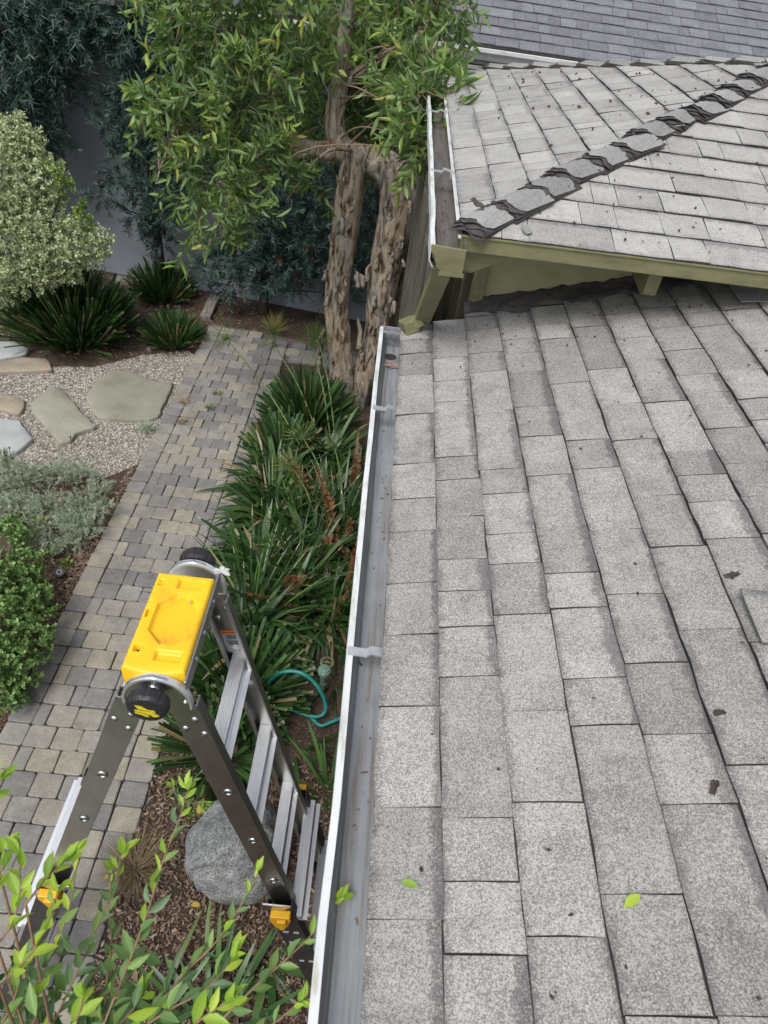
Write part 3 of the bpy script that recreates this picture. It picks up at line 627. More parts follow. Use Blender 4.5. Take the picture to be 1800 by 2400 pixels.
for zz in (.5, 2.2):
    mb = MB(); mb.box((.26, 4.5, zz), (.04, 3.0, .09)); mb.build('fence_rail', MT['siding'], fe)
mb = MB(); mb.box((.74, 1.0, 1.2), (.10, 3.9, 2.4)); mb.build('lower_wall', MT['siding'], house)
mb = MB(); mb.prism([(XU - .004, ZU - .004), (XU - .004, ZU - .058), (4.5, ZU - .058), (4.5, ZU - .004)], 1, YU - .004, YU + .030); turn_front(mb.build('front_fascia', MT['olive'], house, bevel=.003))
mb = MB(); mb.box(((XU + 4.5) / 2, YU - .004, ZU - .002), (4.5 - XU + .01, .012, .004)); turn_front(mb.build('drip_edge', MT['olive'], house))
mb = MB(); mb.box(((XU + 4.5) / 2 + .02, (YU + WY) / 2 + .01, ZU - .040), (4.5 - XU - .05, WY - YU - .03, .02)); turn_front(mb.build('soffit', MT['olive_d'], house))
mb = MB(); mb.prism([(YU + .10, ZU - .060), (YU + .10, ZU - .175), (YU + .12, ZU - .185), (WY - .01, ZU - .14), (WY - .01, ZU - .058)], 0, 1.03, 1.085); turn_front(mb.build('rafter_tail', MT['olive'], house, bevel=.003))
mb = MB(); mb.prism([(XU + .008, ZU - .05), (XU + .008, ZU - .12), (XU + .03, ZU - .145), (XU + .06, ZU - .15), (WX + .0, ZU - .085), (WX + .0, ZU - .05)], 1, YU + .036, YU + .09); turn_front(mb.build('rafter_tail', MT['olive'], house, bevel=.003))
mb = MB(); mb.box((XU + .02, (YU + HL / 2) + .06, ZU - .075), (.028, HL - .1, .13)); mb.build('side_fascia', MT['olive'], house)
mb = MB(); mb.box((XE + .035, .42, ZE - .085), (.028, 4.85, .13)); mb.build('lower_fascia', MT['olive'], house)
# black mastic flashing along the wall, with a silver patch at its far end
V = []; nx = 46
xs = np.linspace(.385, 1.72, nx)
for i, x in enumerate(xs):
    base = z0(x); wob = .02 * math.sin(x * 23) + rng.normal() * .008; t = min(1, (x - .385) / .12)
    for yy, dz in ((WY - .135 - wob + (1 - t) * .04, .008), (WY - .10 - wob * .6, .016 + abs(rng.normal()) * .004), (WY - .045, .020 + abs(rng.normal()) * .005), (WY - .012, .026 + abs(rng.normal()) * .006), (WY - .006, .02 + .016 * t + rng.normal() * .005)): V.append((x, yy, base + dz))
Fc = [(i * 5 + j, (i + 1) * 5 + j, (i + 1) * 5 + j + 1, i * 5 + j + 1) for i in range(nx - 1) for j in range(4)]
o = link('flashing', mesh('flashing', V, Fc, True), house, MT['mastic']); sd = o.modifiers.new('solid', 'SOLIDIFY'); sd.thickness = .006
V = []
for i, x in enumerate(np.linspace(1.42, 1.95, 12)):
    for j, yy in enumerate((2.80, 2.72, 2.63)): V.append((x, yy + rng.normal() * .006, z0(x) + .030 - j * .008 + rng.normal() * .003))
o = link('flashing_patch', mesh('flashing_patch', V, [(i * 3 + j, (i + 1) * 3 + j, (i + 1) * 3 + j + 1, i * 3 + j + 1) for i in range(11) for j in range(2)][::1]), house, MT['galv']); sd = o.modifiers.new('solid', 'SOLIDIFY'); sd.thickness = .004

# gutters
def gutter(x_out, x_in, z, y0, y1, trough, lip, end_mat, n=24):
    d = x_in - x_out; prof = [(x_in + .02, z + .004), (x_in + .02, z - .088), (x_out + .038, z - .088), (x_out + .030, z - .066), (x_out + .016, z - .045), (x_out + .014, z - .006)]
    V = []; ys = np.linspace(y0, y1, n)
    for yv in ys:
        w = rng.normal() * .0012
        V += [(px + w, yv, pz + w) for px, pz in prof]
    m_ = len(prof); Fc = [(i * m_ + j, i * m_ + j + 1, (i + 1) * m_ + j + 1, (i + 1) * m_ + j) for i in range(n - 1) for j in range(m_ - 1)]
    o = link('gutter', mesh('gutter', V, Fc), house, trough); sd = o.modifiers.new('solid', 'SOLIDIFY'); sd.thickness = .0022; sd.offset = 0
    mb = MB(); LP = [(x_out, z - .012), (x_out, z), (x_out + .004, z + .004), (x_out + .0165, z + .003), (x_out + .0165, z - .010), (x_out + .012, z - .010), (x_out + .012, z - .003), (x_out + .005, z - .004), (x_out + .004, z - .05), (x_out + .02, z - .075), (x_out + .016, z - .075), (x_out, z - .05)]
    V = []; m2 = len(LP)
    for yv in ys:
        w = .0022 * math.sin(yv * 2.3) + rng.normal() * .0013; V += [(px + w, yv, pz + w * .6) for px, pz in LP]
    Fc = [(i * m2 + j, i * m2 + (j + 1) % m2, (i + 1) * m2 + (j + 1) % m2, (i + 1) * m2 + j) for i in range(n - 1) for j in range(m2)] + [tuple(range(m2)), tuple(range((n - 1) * m2, n * m2))[::-1]]
    link('gutter_lip', mesh('gutter_lip', V, Fc), o, lip)
    return o
g1 = gutter(.022, .125, ZE - .012, -2.2, 2.86, MT['gutter'], MT['white'], None)
endp = [(.024, ZE - .008), (.150, ZE - .008), (.150, ZE - .102), (.060, ZE - .102), (.036, ZE - .062)]
mb = MB(); mb.prism(endp, 1, 2.862, 2.868); mb.build('end_cap', MT['gutter'], g1)
mb = MB(); mb.box((.0815, 2.829, ZE - .019), (.090, .010, .009)); mb.build('end_bracket', MT['galv'], g1)
# outlet: ring in the trough floor, the pipe's inner shade a flat black disc
oc = np.array([.0815, 2.745, ZE - .0965]); a = np.linspace(0, 2 * np.pi, 25)[:-1]
V = [(oc[0] + r_ * math.cos(t), oc[1] + r_ * 1.12 * math.sin(t), oc[2] + zz) for r_, zz in ((.040, .0005), (.033, .0055), (.029, .0055), (.027, -.004)) for t in a]
Fc = [(k * 24 + i, k * 24 + (i + 1) % 24, (k + 1) * 24 + (i + 1) % 24, (k + 1) * 24 + i) for k in range(3) for i in range(24)]
link('outlet_ring', mesh('outlet_ring', V, Fc, True), g1, MT['gutter'])
link('outlet_hole', mesh('outlet_hole', [(oc[0] + .0285 * math.cos(t), oc[1] + .0319 * math.sin(t), oc[2] + .0035) for t in a], [tuple(range(24))]), g1, MT['flat_black'])
mb = MB(); V = []
for i in range(9):
    for j in range(3): V.append((.048 + .0105 * i, 2.655 + .022 * j + rng.normal() * .004, oc[2] + .004 + (.006 if j == 1 else 0) + abs(rng.normal()) * .002))
link('sealant', mesh('sealant', V, [(i * 3 + j, (i + 1) * 3 + j, (i + 1) * 3 + j + 1, i * 3 + j + 1) for i in range(8) for j in range(2)], True), g1, noisy('brown_sealant', [(0.35, (.18, .10, .075)), (0.65, (.33, .27, .24))], 60, .8, 90, .6))
def hanger(g, x_out, x_in, z, yv):
    mb = MB(); w = .026
    pts = [(x_out + .004, z + .007), (x_out + .05, z + .004), (x_out + .062, z + .018), (x_in + .004, z + .010), (x_in + .004, z + .006), (x_out + .064, z + .013), (x_out + .053, z), (x_out + .004, z + .003)]
    mb.prism(pts, 1, yv - w / 2, yv + w / 2); mb.box((x_in - .006, yv - .015, z - .004), (.012, .014, .026)); mb.build('gutter_hanger', MT['galv'], g)
for yv in (2.19, 1.06, .05, -.8): hanger(g1, .022, .125, ZE - .012, yv)
g2 = gutter(.160, .262, ZU - .015, 2.40, 5.95, MT['gutter_b'], MT['white'], None)
mb = MB(); zt = ZU - .010
mb.prism([(.160, zt), (.285, zt - .004), (.285, zt - .094), (.210, zt - .094), (.200, zt - .083), (.190, zt - .078), (.174, zt - .035), (.162, zt - .022)], 1, 2.390, 2.400); mb.build('end_cap', MT['olive'], g2, bevel=.002)
mb = MB(); mb.box((.245, 2.394, zt - .095), (.09, .018, .012)); mb.build('end_rim', MT['olive'], g2)
for yv in (3.30, 4.5): hanger(g2, .160, .262, ZU - .015, yv)
mb = MB(); mb.box((.268, 4.15, ZU - .012), (.020, 3.3, .004)); mb.build('drip_edge', MT['white'], house)
# downspout to the lower roof
dP = np.array([(.212, 2.455, 3.055), (.216, 2.49, 3.00), (.200, 2.815, 2.660)]); ds = MB()
def sqtube(mb, A, B, w, d, xax):
    A, B = np.asarray(A, float), np.asarray(B, float); t = unit(B - A); x = unit(xax - t * (t @ xax)); y = np.cross(t, x)
    P = [A + x * sx * w / 2 + y * sy * d / 2 for sx, sy in ((-1, -1), (1, -1), (1, 1), (-1, 1))] + [B + x * sx * w / 2 + y * sy * d / 2 for sx, sy in ((-1, -1), (1, -1), (1, 1), (-1, 1))]
    mb.add(P, [(3, 2, 1, 0), (4, 5, 6, 7)] + [(i, (i + 1) % 4, 4 + (i + 1) % 4, 4 + i) for i in range(4)])
ex = np.array([1., 0, 0])
sqtube(ds, dP[0], dP[1] + (dP[1] - dP[0]) * .1, .072, .052, ex); sqtube(ds, dP[1], dP[2], .070, .050, ex)
dso = ds.build('downspout', MT['olive'], house, bevel=.006)
ds = MB(); sqtube(ds, dP[2] + (dP[1] - dP[2]) * .06, np.array([.160, 2.802, 2.636]), .074, .054, np.array([.3, 1, 0])); sqtube(ds, np.array([.176, 2.808, 2.644]), np.array([.118, 2.782, 2.622]), .082, .058, np.array([.3, 1, 0]))
ds.build('downspout_shoe', MT['olive'], dso, bevel=.006)
def litter(g, x0, x1, z, y0, y1, n):
    P = np.c_[rng.uniform(x0, x1, n), rng.uniform(y0, y1, n), np.full(n, z)]; L = rng.uniform(.002, .007, n)
    V, Fc, t = batch(CHIP, P, np.c_[rng.normal(size=(n, 2)), np.zeros(n)], np.tile([0, 0, 1.], (n, 1)), L * rng.uniform(.8, 2.4, n), L * .7, rng.beta(1.2, 2.5, n))
    link('gutter_litter', mesh('gutter_litter', V, Fc, False, t), g, MT['chip'])['kind'] = 'stuff'
litter(g1, .066, .112, ZE - .0975, 0, 2.7, 60); litter(g2, .205, .25, ZU - .100, 2.45, 5.5, 150)
# loose things on the roofs
def on_low(px, py, off=.012):
    n = NR; P0 = np.array([XE, 0, ZE]) + NR * off; return hit(px, py, n, n @ P0)
def on_left(px, py): n = NRl; return hit(px, py, n, n @ (np.array([XU, 0, ZU]) + NRl * .012))
def on_front(px, py): n = NRf; return hit(px, py, n, n @ (np.array([XU, YU, ZU]) + NRf * .012))
def flakes(name, pts, nrm, size, up):
    N = len(pts); pts = np.array(pts); L = rng.uniform(*size, N)
    x = rng.normal(size=(N, 3)); d = x - np.outer(x @ nrm, nrm)
    V, Fc, t = batch(OCT, pts, d, np.tile(nrm, (N, 1)), L, L * rng.uniform(.35, .8, N), rng.random(N))
    return tag(link(name, mesh(name, V, Fc, False, t), None, MT['debris']), kind='stuff')
pts = [on_low(rng.normal(1250, 330), 700 + abs(rng.exponential(70))) for _ in range(170)]
pts = [p for p in pts if p[0] > XE + .02 and p[1] < 2.84]
pts += [on_low(rng.uniform(960, 1800), rng.uniform(800, 2400)) for _ in range(28)]
flakes('roof_grit', pts, NR, (.002, .0075), UP)
pts = [on_left(rng.uniform(1150, 1780), 165 + rng.exponential(55)) for _ in range(75)]; pts = [p for p in pts if p[1] - YU > p[0] - XU and p[1] < YU + HL - (p[0] - XU)]
flakes('roof_grit', pts, NRl, (.004, .014), UPl)
pts = [on_front(rng.uniform(1150, 1800), rng.uniform(250, 620)) for _ in range(75)]; pts = [p for p in pts if p[1] - YU < p[0] - XU and p[1] > YU]
flakes('roof_grit', pts, NRf, (.003, .010), UPf)
def one_leaf(name, px, py, L, W, mat, label, cat, ang, on=on_low, nrm=NR):
    p = on(px, py); d = unit(np.array([math.cos(ang), math.sin(ang), 0])); d = unit(d - nrm * (d @ nrm)); x = unit(np.cross(d, nrm)); z = np.cross(x, d)
    V, Fc = FGL; me = mesh(name, V * np.array([1, 1, .6]), Fc, True); o = link(name, me, None, mat, frame(p + nrm * .004, x, d, z, W, L, L)); return tag(o, label, cat)
one_leaf('fallen_leaf', 940, 2068, .036, .016, MT['fgy'], 'small green leaf fallen on the first shingle row by the gutter', 'leaf', -.25)
one_leaf('fallen_leaf', 1462, 2128, .040, .019, MT['fgy'], 'bright green leaf fallen on the near shingles, far right of the gutter', 'leaf', .55)
def curl(name, px, py, L, label, on=on_low, nrm=NR, mat=None):
    p = on(px, py); V = []; a0 = rng.uniform(0, 3)
    d = np.array([math.cos(a0), math.sin(a0), 0]); d = unit(d - nrm * (d @ nrm)); s_ = np.cross(nrm, d)
    for i in range(6):
        for j in range(4): V.append(p + d * (i / 5 - .5) * L + s_ * (j / 3 - .5) * L * .45 * (1 + rng.normal() * .3) * (1 - .8 * abs(i / 5 - .5)) + d * rng.normal() * L * .05 + nrm * (.004 + L * .22 * ((j / 3 - .5) ** 2 + .25 * (i / 5) ** 2) + rng.normal() * .0012))
    o = link(name, mesh(name, V, [(i * 4 + j, (i + 1) * 4 + j, (i + 1) * 4 + j + 1, i * 4 + j + 1) for i in range(5) for j in range(3)]), None, mat or MT['debris']); sd = o.modifiers.new('solid', 'SOLIDIFY'); sd.thickness = .003
    return tag(o, label, 'debris', 'scraps lying on the roof')
curl('bark_scrap', 1714, 1350, .034, 'dark curled scrap on the lower roof beside the lifted shingle')
curl('bark_scrap', 1672, 1848, .028, 'dark brown scrap on the near lower roof at the right')
curl('bark_scrap', 1685, 1672, .024, 'brown scrap caught at a shingle joint on the lower roof')
curl('bark_scrap', 1232, 538, .06, 'curled grey shingle scrap on the front slope above the olive fascia', on_front, NRf, MT['cap'])
curl('bark_scrap', 1120, 480, .06, 'dark peeling scrap at the foot of the hip ridge', on_front, NRf, MT['felt'])
# lifted shingle corner at the right
p = on_low(1775, 1425); V = []
for i in range(6):
    for j in range(5): V.append(p + UP * ((i / 5) * .13 - .03) + AL * ((j / 4 - .75) * .15) + NR * (.008 + .026 * (1 - i / 5) ** 2 * (.4 + .6 * j / 4)))
o = link('lifted_shingle', mesh('lifted_shingle', V, [(i * 5 + j, (i + 1) * 5 + j, (i + 1) * 5 + j + 1, i * 5 + j + 1) for i in range(5) for j in range(4)], True), low_roof, MT['shingle_w']); sd = o.modifiers.new('solid', 'SOLIDIFY'); sd.thickness = .006; sd.offset = -1

# ================================================================== neighbour's house and the grey wall
nb = thing('neighbour_house', 'neighbour house with dark slate grey shingle roof and white gutter behind the tree', 'house', (3, 9, 0))
NY, NZ, NS = 8.0, 3.09, .50; kn = math.sqrt(1 + NS * NS); cn, sn = 1 / kn, NS / kn
mb = MB(); mb.add([(-3.2, NY, NZ - .004), (8, NY, NZ - .004), (8, NY + 4, NZ + 4 * NS - .004), (-3.2, NY + 4, NZ + 4 * NS - .004), (-3.2, NY, NZ - .04), (8, NY, NZ - .04), (8, NY + 4, NZ + 4 * NS - .04), (-3.2, NY + 4, NZ + 4 * NS - .04)], [(0, 1, 2, 3), (4, 7, 6, 5), (0, 4, 5, 1), (1, 5, 6, 2), (2, 6, 7, 3), (3, 7, 4, 0)])
nroof = mb.build('roof', MT['felt'], nb)
UPn, NRn = np.array([0, cn, sn]), np.array([0, -sn, cn]); cnl = []
for n in range(18):
    for a, b in course_tabs(-3.2 if n < 3 else -.3, 6.0, [.12, .16, .2, .24, .3]): cnl.append((np.array([0, NY, NZ]) + UPn * n * EXP - RX * ((a + b) / 2), UPn, RX, NRn, b - a))
lay(cnl, nroof, MT['shingle_n'], MT['shingle_nw'], 230, .006)
gprof = [(NY + .01, NZ - .02), (NY + .01, NZ - .12), (NY - .06, NZ - .12), (NY - .085, NZ - .08), (NY - .11, NZ - .05), (NY - .115, NZ - .018), (NY - .095, NZ - .016), (NY - .09, NZ - .06), (NY - .05, NZ - .105), (NY, NZ - .105), (NY, NZ - .02)]
mb = MB(); mb.prism(gprof, 0, -3.2, 6.5); mb.build('gutter', MT['white2'], nb)
mb = MB(); mb.box((2, NY + .03, NZ - .09), (10.4, .03, .15)); mb.build('fascia', MT['white'], nb)
mb = MB(); mb.box((3.6, 9.3, 1.45), (8.0, 1.6, 2.9)); mb.build('wall', MT['stucco'], nb)
a, b = np.array([-6.2, 8.96]), np.array([.35, 8.06]); t = unit(b - a); nn = np.array([-t[1], t[0]])
mb = MB(); mb.add([(*(a), -.1), (*(b), -.1), (*(b + nn * .18), -.1), (*(a + nn * .18), -.1), (*(a), 2.75), (*(b), 2.75), (*(b + nn * .18), 2.75), (*(a + nn * .18), 2.75)], [(0, 1, 5, 4), (1, 2, 6, 5), (2, 3, 7, 6), (3, 0, 4, 7), (4, 5, 6, 7)])
gwall = mb.build('garden_wall', MT['stucco']); tag(gwall, 'tall smooth grey stucco wall along the back of the garden', 'wall')
mb = MB(); c0 = gy(92, 240, 8.45); mb.box((c0[0], 8.52, 1.3), (.06, .045, 2.6)); tag(mb.build('downpipe', MT['stucco']), 'pale grey downpipe on the back wall, among dark leaves at the left', 'downpipe')

# ================================================================== the ladder
lad = thing('ladder', 'aluminium articulated A-frame ladder with yellow top tray standing on path and bed', 'ladder', (-.5, .93, 0))
YN, YF = .785, 1.10                                    # outer faces of the near and far rails
HX, HZ = -.362, 2.760
SR, SLF = .215, .341
def rx(z): return -.308 + SR * (2.691 - z)             # centre lines of the two sides
def lx(z): return -.432 - SLF * (2.656 - z)
def rail(side, y0, y1, ztop, zbot, w, mat, name, wall_at):
    """C-channel leaning in the x-z plane: a web on the outer face and two flanges."""
    fx = rx if side > 0 else lx; A = np.array([fx(ztop), 0, ztop]); B = np.array([fx(zbot), 0, zbot])
    t = unit(B - A); s = np.array([t[2], 0, -t[0]]) * -1.0; L = np.linalg.norm(B - A); mb = MB(); th = .0035
    ym = (y0 + y1) / 2; R = np.array([s, [0, 1, 0], t]).T; c = (A + B) / 2
    yw = y0 + th / 2 if wall_at < 0 else y1 - th / 2
    mb.box(c + [0, yw, 0], (w, th, L), R)
    for k in (-1, 1):
        mb.box(c + s * k * (w / 2 - th / 2) + [0, ym + (th / 2 if wall_at < 0 else -th / 2), 0], (th, y1 - y0 - th, L), R)
        mb.box(c + s * k * (w / 2 - .007) + [0, (y1 - th / 2 if wall_at < 0 else y0 + th / 2), 0], (.007, th * .9, L - .002), R)
    o = mb.build(name, mat, lad, bevel=.0012); return o, s, t
W1 = .0645
rails = {}
for side in (1, -1):
    rails[side, 0] = rail(side, YN, YN + .028, 2.70, 1.15, W1, MT['alu'], 'rail', -1)
    rails[side, 1] = rail(side, YF - .028, YF, 2.70, 1.15, W1, MT['alu'], 'rail', 1)
    rail(side, YN - .034, YN - .002, 1.66, .03, .082, MT['darkrail'], 'outer_rail', -1)
    rail(side, YF + .002, YF + .034, 1.66, .03, .082, MT['darkrail'], 'outer_rail', 1)
    fx = rx if side > 0 else lx; sg = SR if side > 0 else -SLF
    for yy in (YN - .018, YF + .018):
        mb = MB(); mb.box((fx(.02), yy, .025), (.10, .045, .05)); mb.build('foot', MT['black'], lad, bevel=.008)
    tl = unit(np.array([-sg, 0, 1.0])); s = rails[side, 0][1]
    def disc(name, c, r, y, dy, mat, par=lad, n=14, dome=0.0):
        c = np.asarray(c, float); ring = [(c[0] + r * math.cos(a), y, c[2] + r * math.sin(a)) for a in np.arange(n) / n * 2 * np.pi]
        V = ring + [(c[0] + r * .72 * math.cos(a), y + dy, c[2] + r * .72 * math.sin(a)) for a in np.arange(n) / n * 2 * np.pi]
        Fc = [(i, (i + 1) % n, n + (i + 1) % n, n + i) for i in range(n)] + [tuple(range(n, 2 * n))]
        return link(name, mesh(name, V, Fc, dome > 0), par, mat)
    def along(z, off): c = np.array([fx(z), 0, z]); return c + s * off
    for (y, dy) in ((YN, -.004), (YF - .0035, -.004)):
        for dz, off in ((2.648, .012), (2.615, -.018), (2.592, .018)): disc('rivet', along(dz, off), .0085, y, dy, MT['steel'], dome=1)
    # holes with pressed rims in the near rail, their inner shade a black disc
    for z in ((2.33, 2.06, 1.79) if side > 0 else (2.36, 2.10, 1.84)):
        c = along(z, .004); r = .0135; n = 18; V = []
        for rr, yy in ((r, YN), (r * .92, YN - .004), (r * .66, YN - .003), (r * .60, YN + .002)):
            V += [(c[0] + rr * math.cos(a), yy, c[2] + rr * 1.0 * math.sin(a)) for a in np.arange(n) / n * 2 * np.pi]
        ro = link('rung_rim', mesh('rung_rim', V, [(k * n + i, k * n + (i + 1) % n, (k + 1) * n + (i + 1) % n, (k + 1) * n + i) for k in range(3) for i in range(n)], True), lad, MT['steel'])
        disc('rung_bore', c, r * .62, YN - .0006, -.0002, MT['flat_black'], ro)
    # rungs: ribbed tread, front lip and lower foot
    def rung(z, ya, yb, xo=0.0, flare=False):
        x = fx(z) + xo; mb = MB(); w = .035
        up = 1 if side > 0 else -1
        prof = []
        for k in range(6): xx = -w / 2 + w * k / 6; prof += [(x + xx, z), (x + xx + w / 6 * .62, z), (x + xx + w / 6 * .72, z - .0011), (x + xx + w / 6 * .92, z - .0011)]
        prof += [(x + w / 2, z), (x + w / 2 + .002, z - .004), (x + w / 2, z - .010), (x + w / 2, z - .026), (x + w / 2 + up * .012, z - .030), (x + w / 2 + up * .012, z - .033), (x - w / 2, z - .033)]
        mb.prism(prof, 1, ya, yb); mb.box((x + up * (w / 2 + .013), (ya + yb) / 2, z - .026), (.014, yb - ya, .004))
        return mb.build('rung', MT['alu_r'], lad)
    for z in (2.464, 2.128, 1.785, 1.42): rung(z, YN + .004, YF - .004)
    for z, xo in ((1.60, .050 * side), (1.28, .050 * side), (.96, 0), (.64, 0), (.32, 0)): rung(z, YN - .030, YF + .030, xo * .8)
    # amber lock tabs and bent steel brackets where the two sections slide
    c = along(1.628, 0); mb = MB()
    P = [(-.030, .035), (.030, .035), (.034, .010), (.022, -.052), (.006, -.062), (-.012, -.055), (-.032, .005)]
    mb.prism([(c[0] + px, c[2] + pz) for px, pz in P], 1, YN - .060, YN - .036)
    mb.prism([(c[0] + px * .45 + .006, c[2] + pz * .7 + .006) for px, pz in P], 1, YN - .072, YN - .060)
    mb.build('lock_tab', MT['amber'], lad, bevel=.003)
    mb = MB(); mb.prism([(c[0] + px * .9, c[2] + pz * .8) for px, pz in P], 1, YF + .036, YF + .058); mb.build('lock_tab', MT['amber'], lad, bevel=.003)
    c = along(1.70, 0); mb = MB(); mb.prism([(c[0] - .042, c[2] + .004), (c[0] + .044, c[2] + .004), (c[0] + .040, c[2] - .006), (c[0] + .006, c[2] - .052), (c[0] - .006, c[2] - .052), (c[0] - .038, c[2] - .006)], 1, YN - .040, YN - .036); mb.build('bracket', MT['steel'], lad)
# grip lettering plates on the black outer rail
for z in (1.46, 1.36, 1.17):
    c = np.array([rx(z), 0, z])
    for k in (-1, 1):
        mb = MB(); mb.box(c + [k * .017, YN - .0355, 0], (.018, .002, .012)); mb.build('grip_mark', MT['stick'], lad)
# hinge plates
PL = [(-.436, 2.706), (-.424, 2.752), (-.408, 2.781), (-.384, 2.797), (-.360, 2.804), (-.334, 2.797), (-.312, 2.776), (-.294, 2.742), (-.278, 2.694), (-.318, 2.668), (-.352, 2.690), (-.385, 2.682)]
for y, dy, kd in ((YN - .006, .006, -1), (YF, .006, 1)):
    mb = MB(); mb.prism(PL, 1, y, y + dy); hp = mb.build('hinge_plate', MT['steel'], lad, bevel=.001)
    a = np.linspace(math.radians(-8), math.radians(188), 22); cx, cz, r0, r1 = HX + .004, 2.716, .078, .084
    V = []; yy0, yy1 = (y - .004, y + .012) if kd < 0 else (y - .006, y + .010)
    for t in a:
        for r, q in ((r0, yy0), (r1, yy0), (r1, yy1), (r0, yy1)): V.append((cx + r * math.cos(t) * .86, q, cz + r * math.sin(t)))
    Fc = [(i * 4 + j, i * 4 + (j + 1) % 4, (i + 1) * 4 + (j + 1) % 4, (i + 1) * 4 + j) for i in range(21) for j in range(4)]
    link('hinge_rim', mesh('hinge_rim', V, Fc, False), hp, MT['alu_r'])
    disc('rivet', (HX + .036, 0, 2.772), .007, y if kd < 0 else y + dy, -.004 * -kd * -1, MT['steel'], hp); disc('rivet', (HX + .062, 0, 2.724), .007, y if kd < 0 else y + dy, kd * .004, MT['steel'], hp)
    # knob: threaded shaft, ribbed wheel
    mb = MB(); ks = y if kd < 0 else y + dy
    mb.tube([(HX, ks + kd * q, HZ) for q in np.linspace(0, .026, 9)], [.013, .0115] * 4 + [.012], 14); sh = mb.build('knob_shaft', MT['steel'], lad)
    n = 48; V = []; prof = [(.024, .012), (.034, .016), (.041, .022), (.043, .032), (.042, .042), (.037, .049), (.030, .051)]
    for q, (r, h) in enumerate(prof):
        for i in range(n):
            rr = r * (1 - (.045 if 0 < q < 5 and i % 6 == 0 else 0)); V.append((HX + rr * math.cos(i / n * 2 * np.pi), ks + kd * h, HZ + rr * math.sin(i / n * 2 * np.pi)))
    Fc = [(k * n + i, k * n + (i + 1) % n, (k + 1) * n + (i + 1) % n, (k + 1) * n + i) for k in range(len(prof) - 1) for i in range(n)] + [tuple(range((len(prof) - 1) * n, len(prof) * n)), tuple(range(n))]
    kn_ = link('knob', mesh('knob', V, Fc, False), lad, MT['black'])
    if kd < 0:                                           # yellow zigzag emblem on the knob face
        mb = MB(); yk = ks - .0518
        for poly in ([(-.020, .019), (-.006, .017), (.006, .006), (.016, .006), (.020, .001), (-.014, .006), (-.016, .010)], [(-.022, .003), (.016, -.001), (.020, -.004), (.004, -.010), (-.004, -.006), (-.022, -.001)], [(-.022, -.004), (-.004, -.009), (.006, -.016), (.001, -.019), (-.010, -.013), (-.022, -.009)], [(.008, -.009), (.022, -.007), (.026, -.013), (.014, -.017)]):
            mb.prism([(HX + px, HZ + pz) for px, pz in poly], 1, yk, yk + .0006)
        mb.build('emblem', MT['ypr'], kn_)
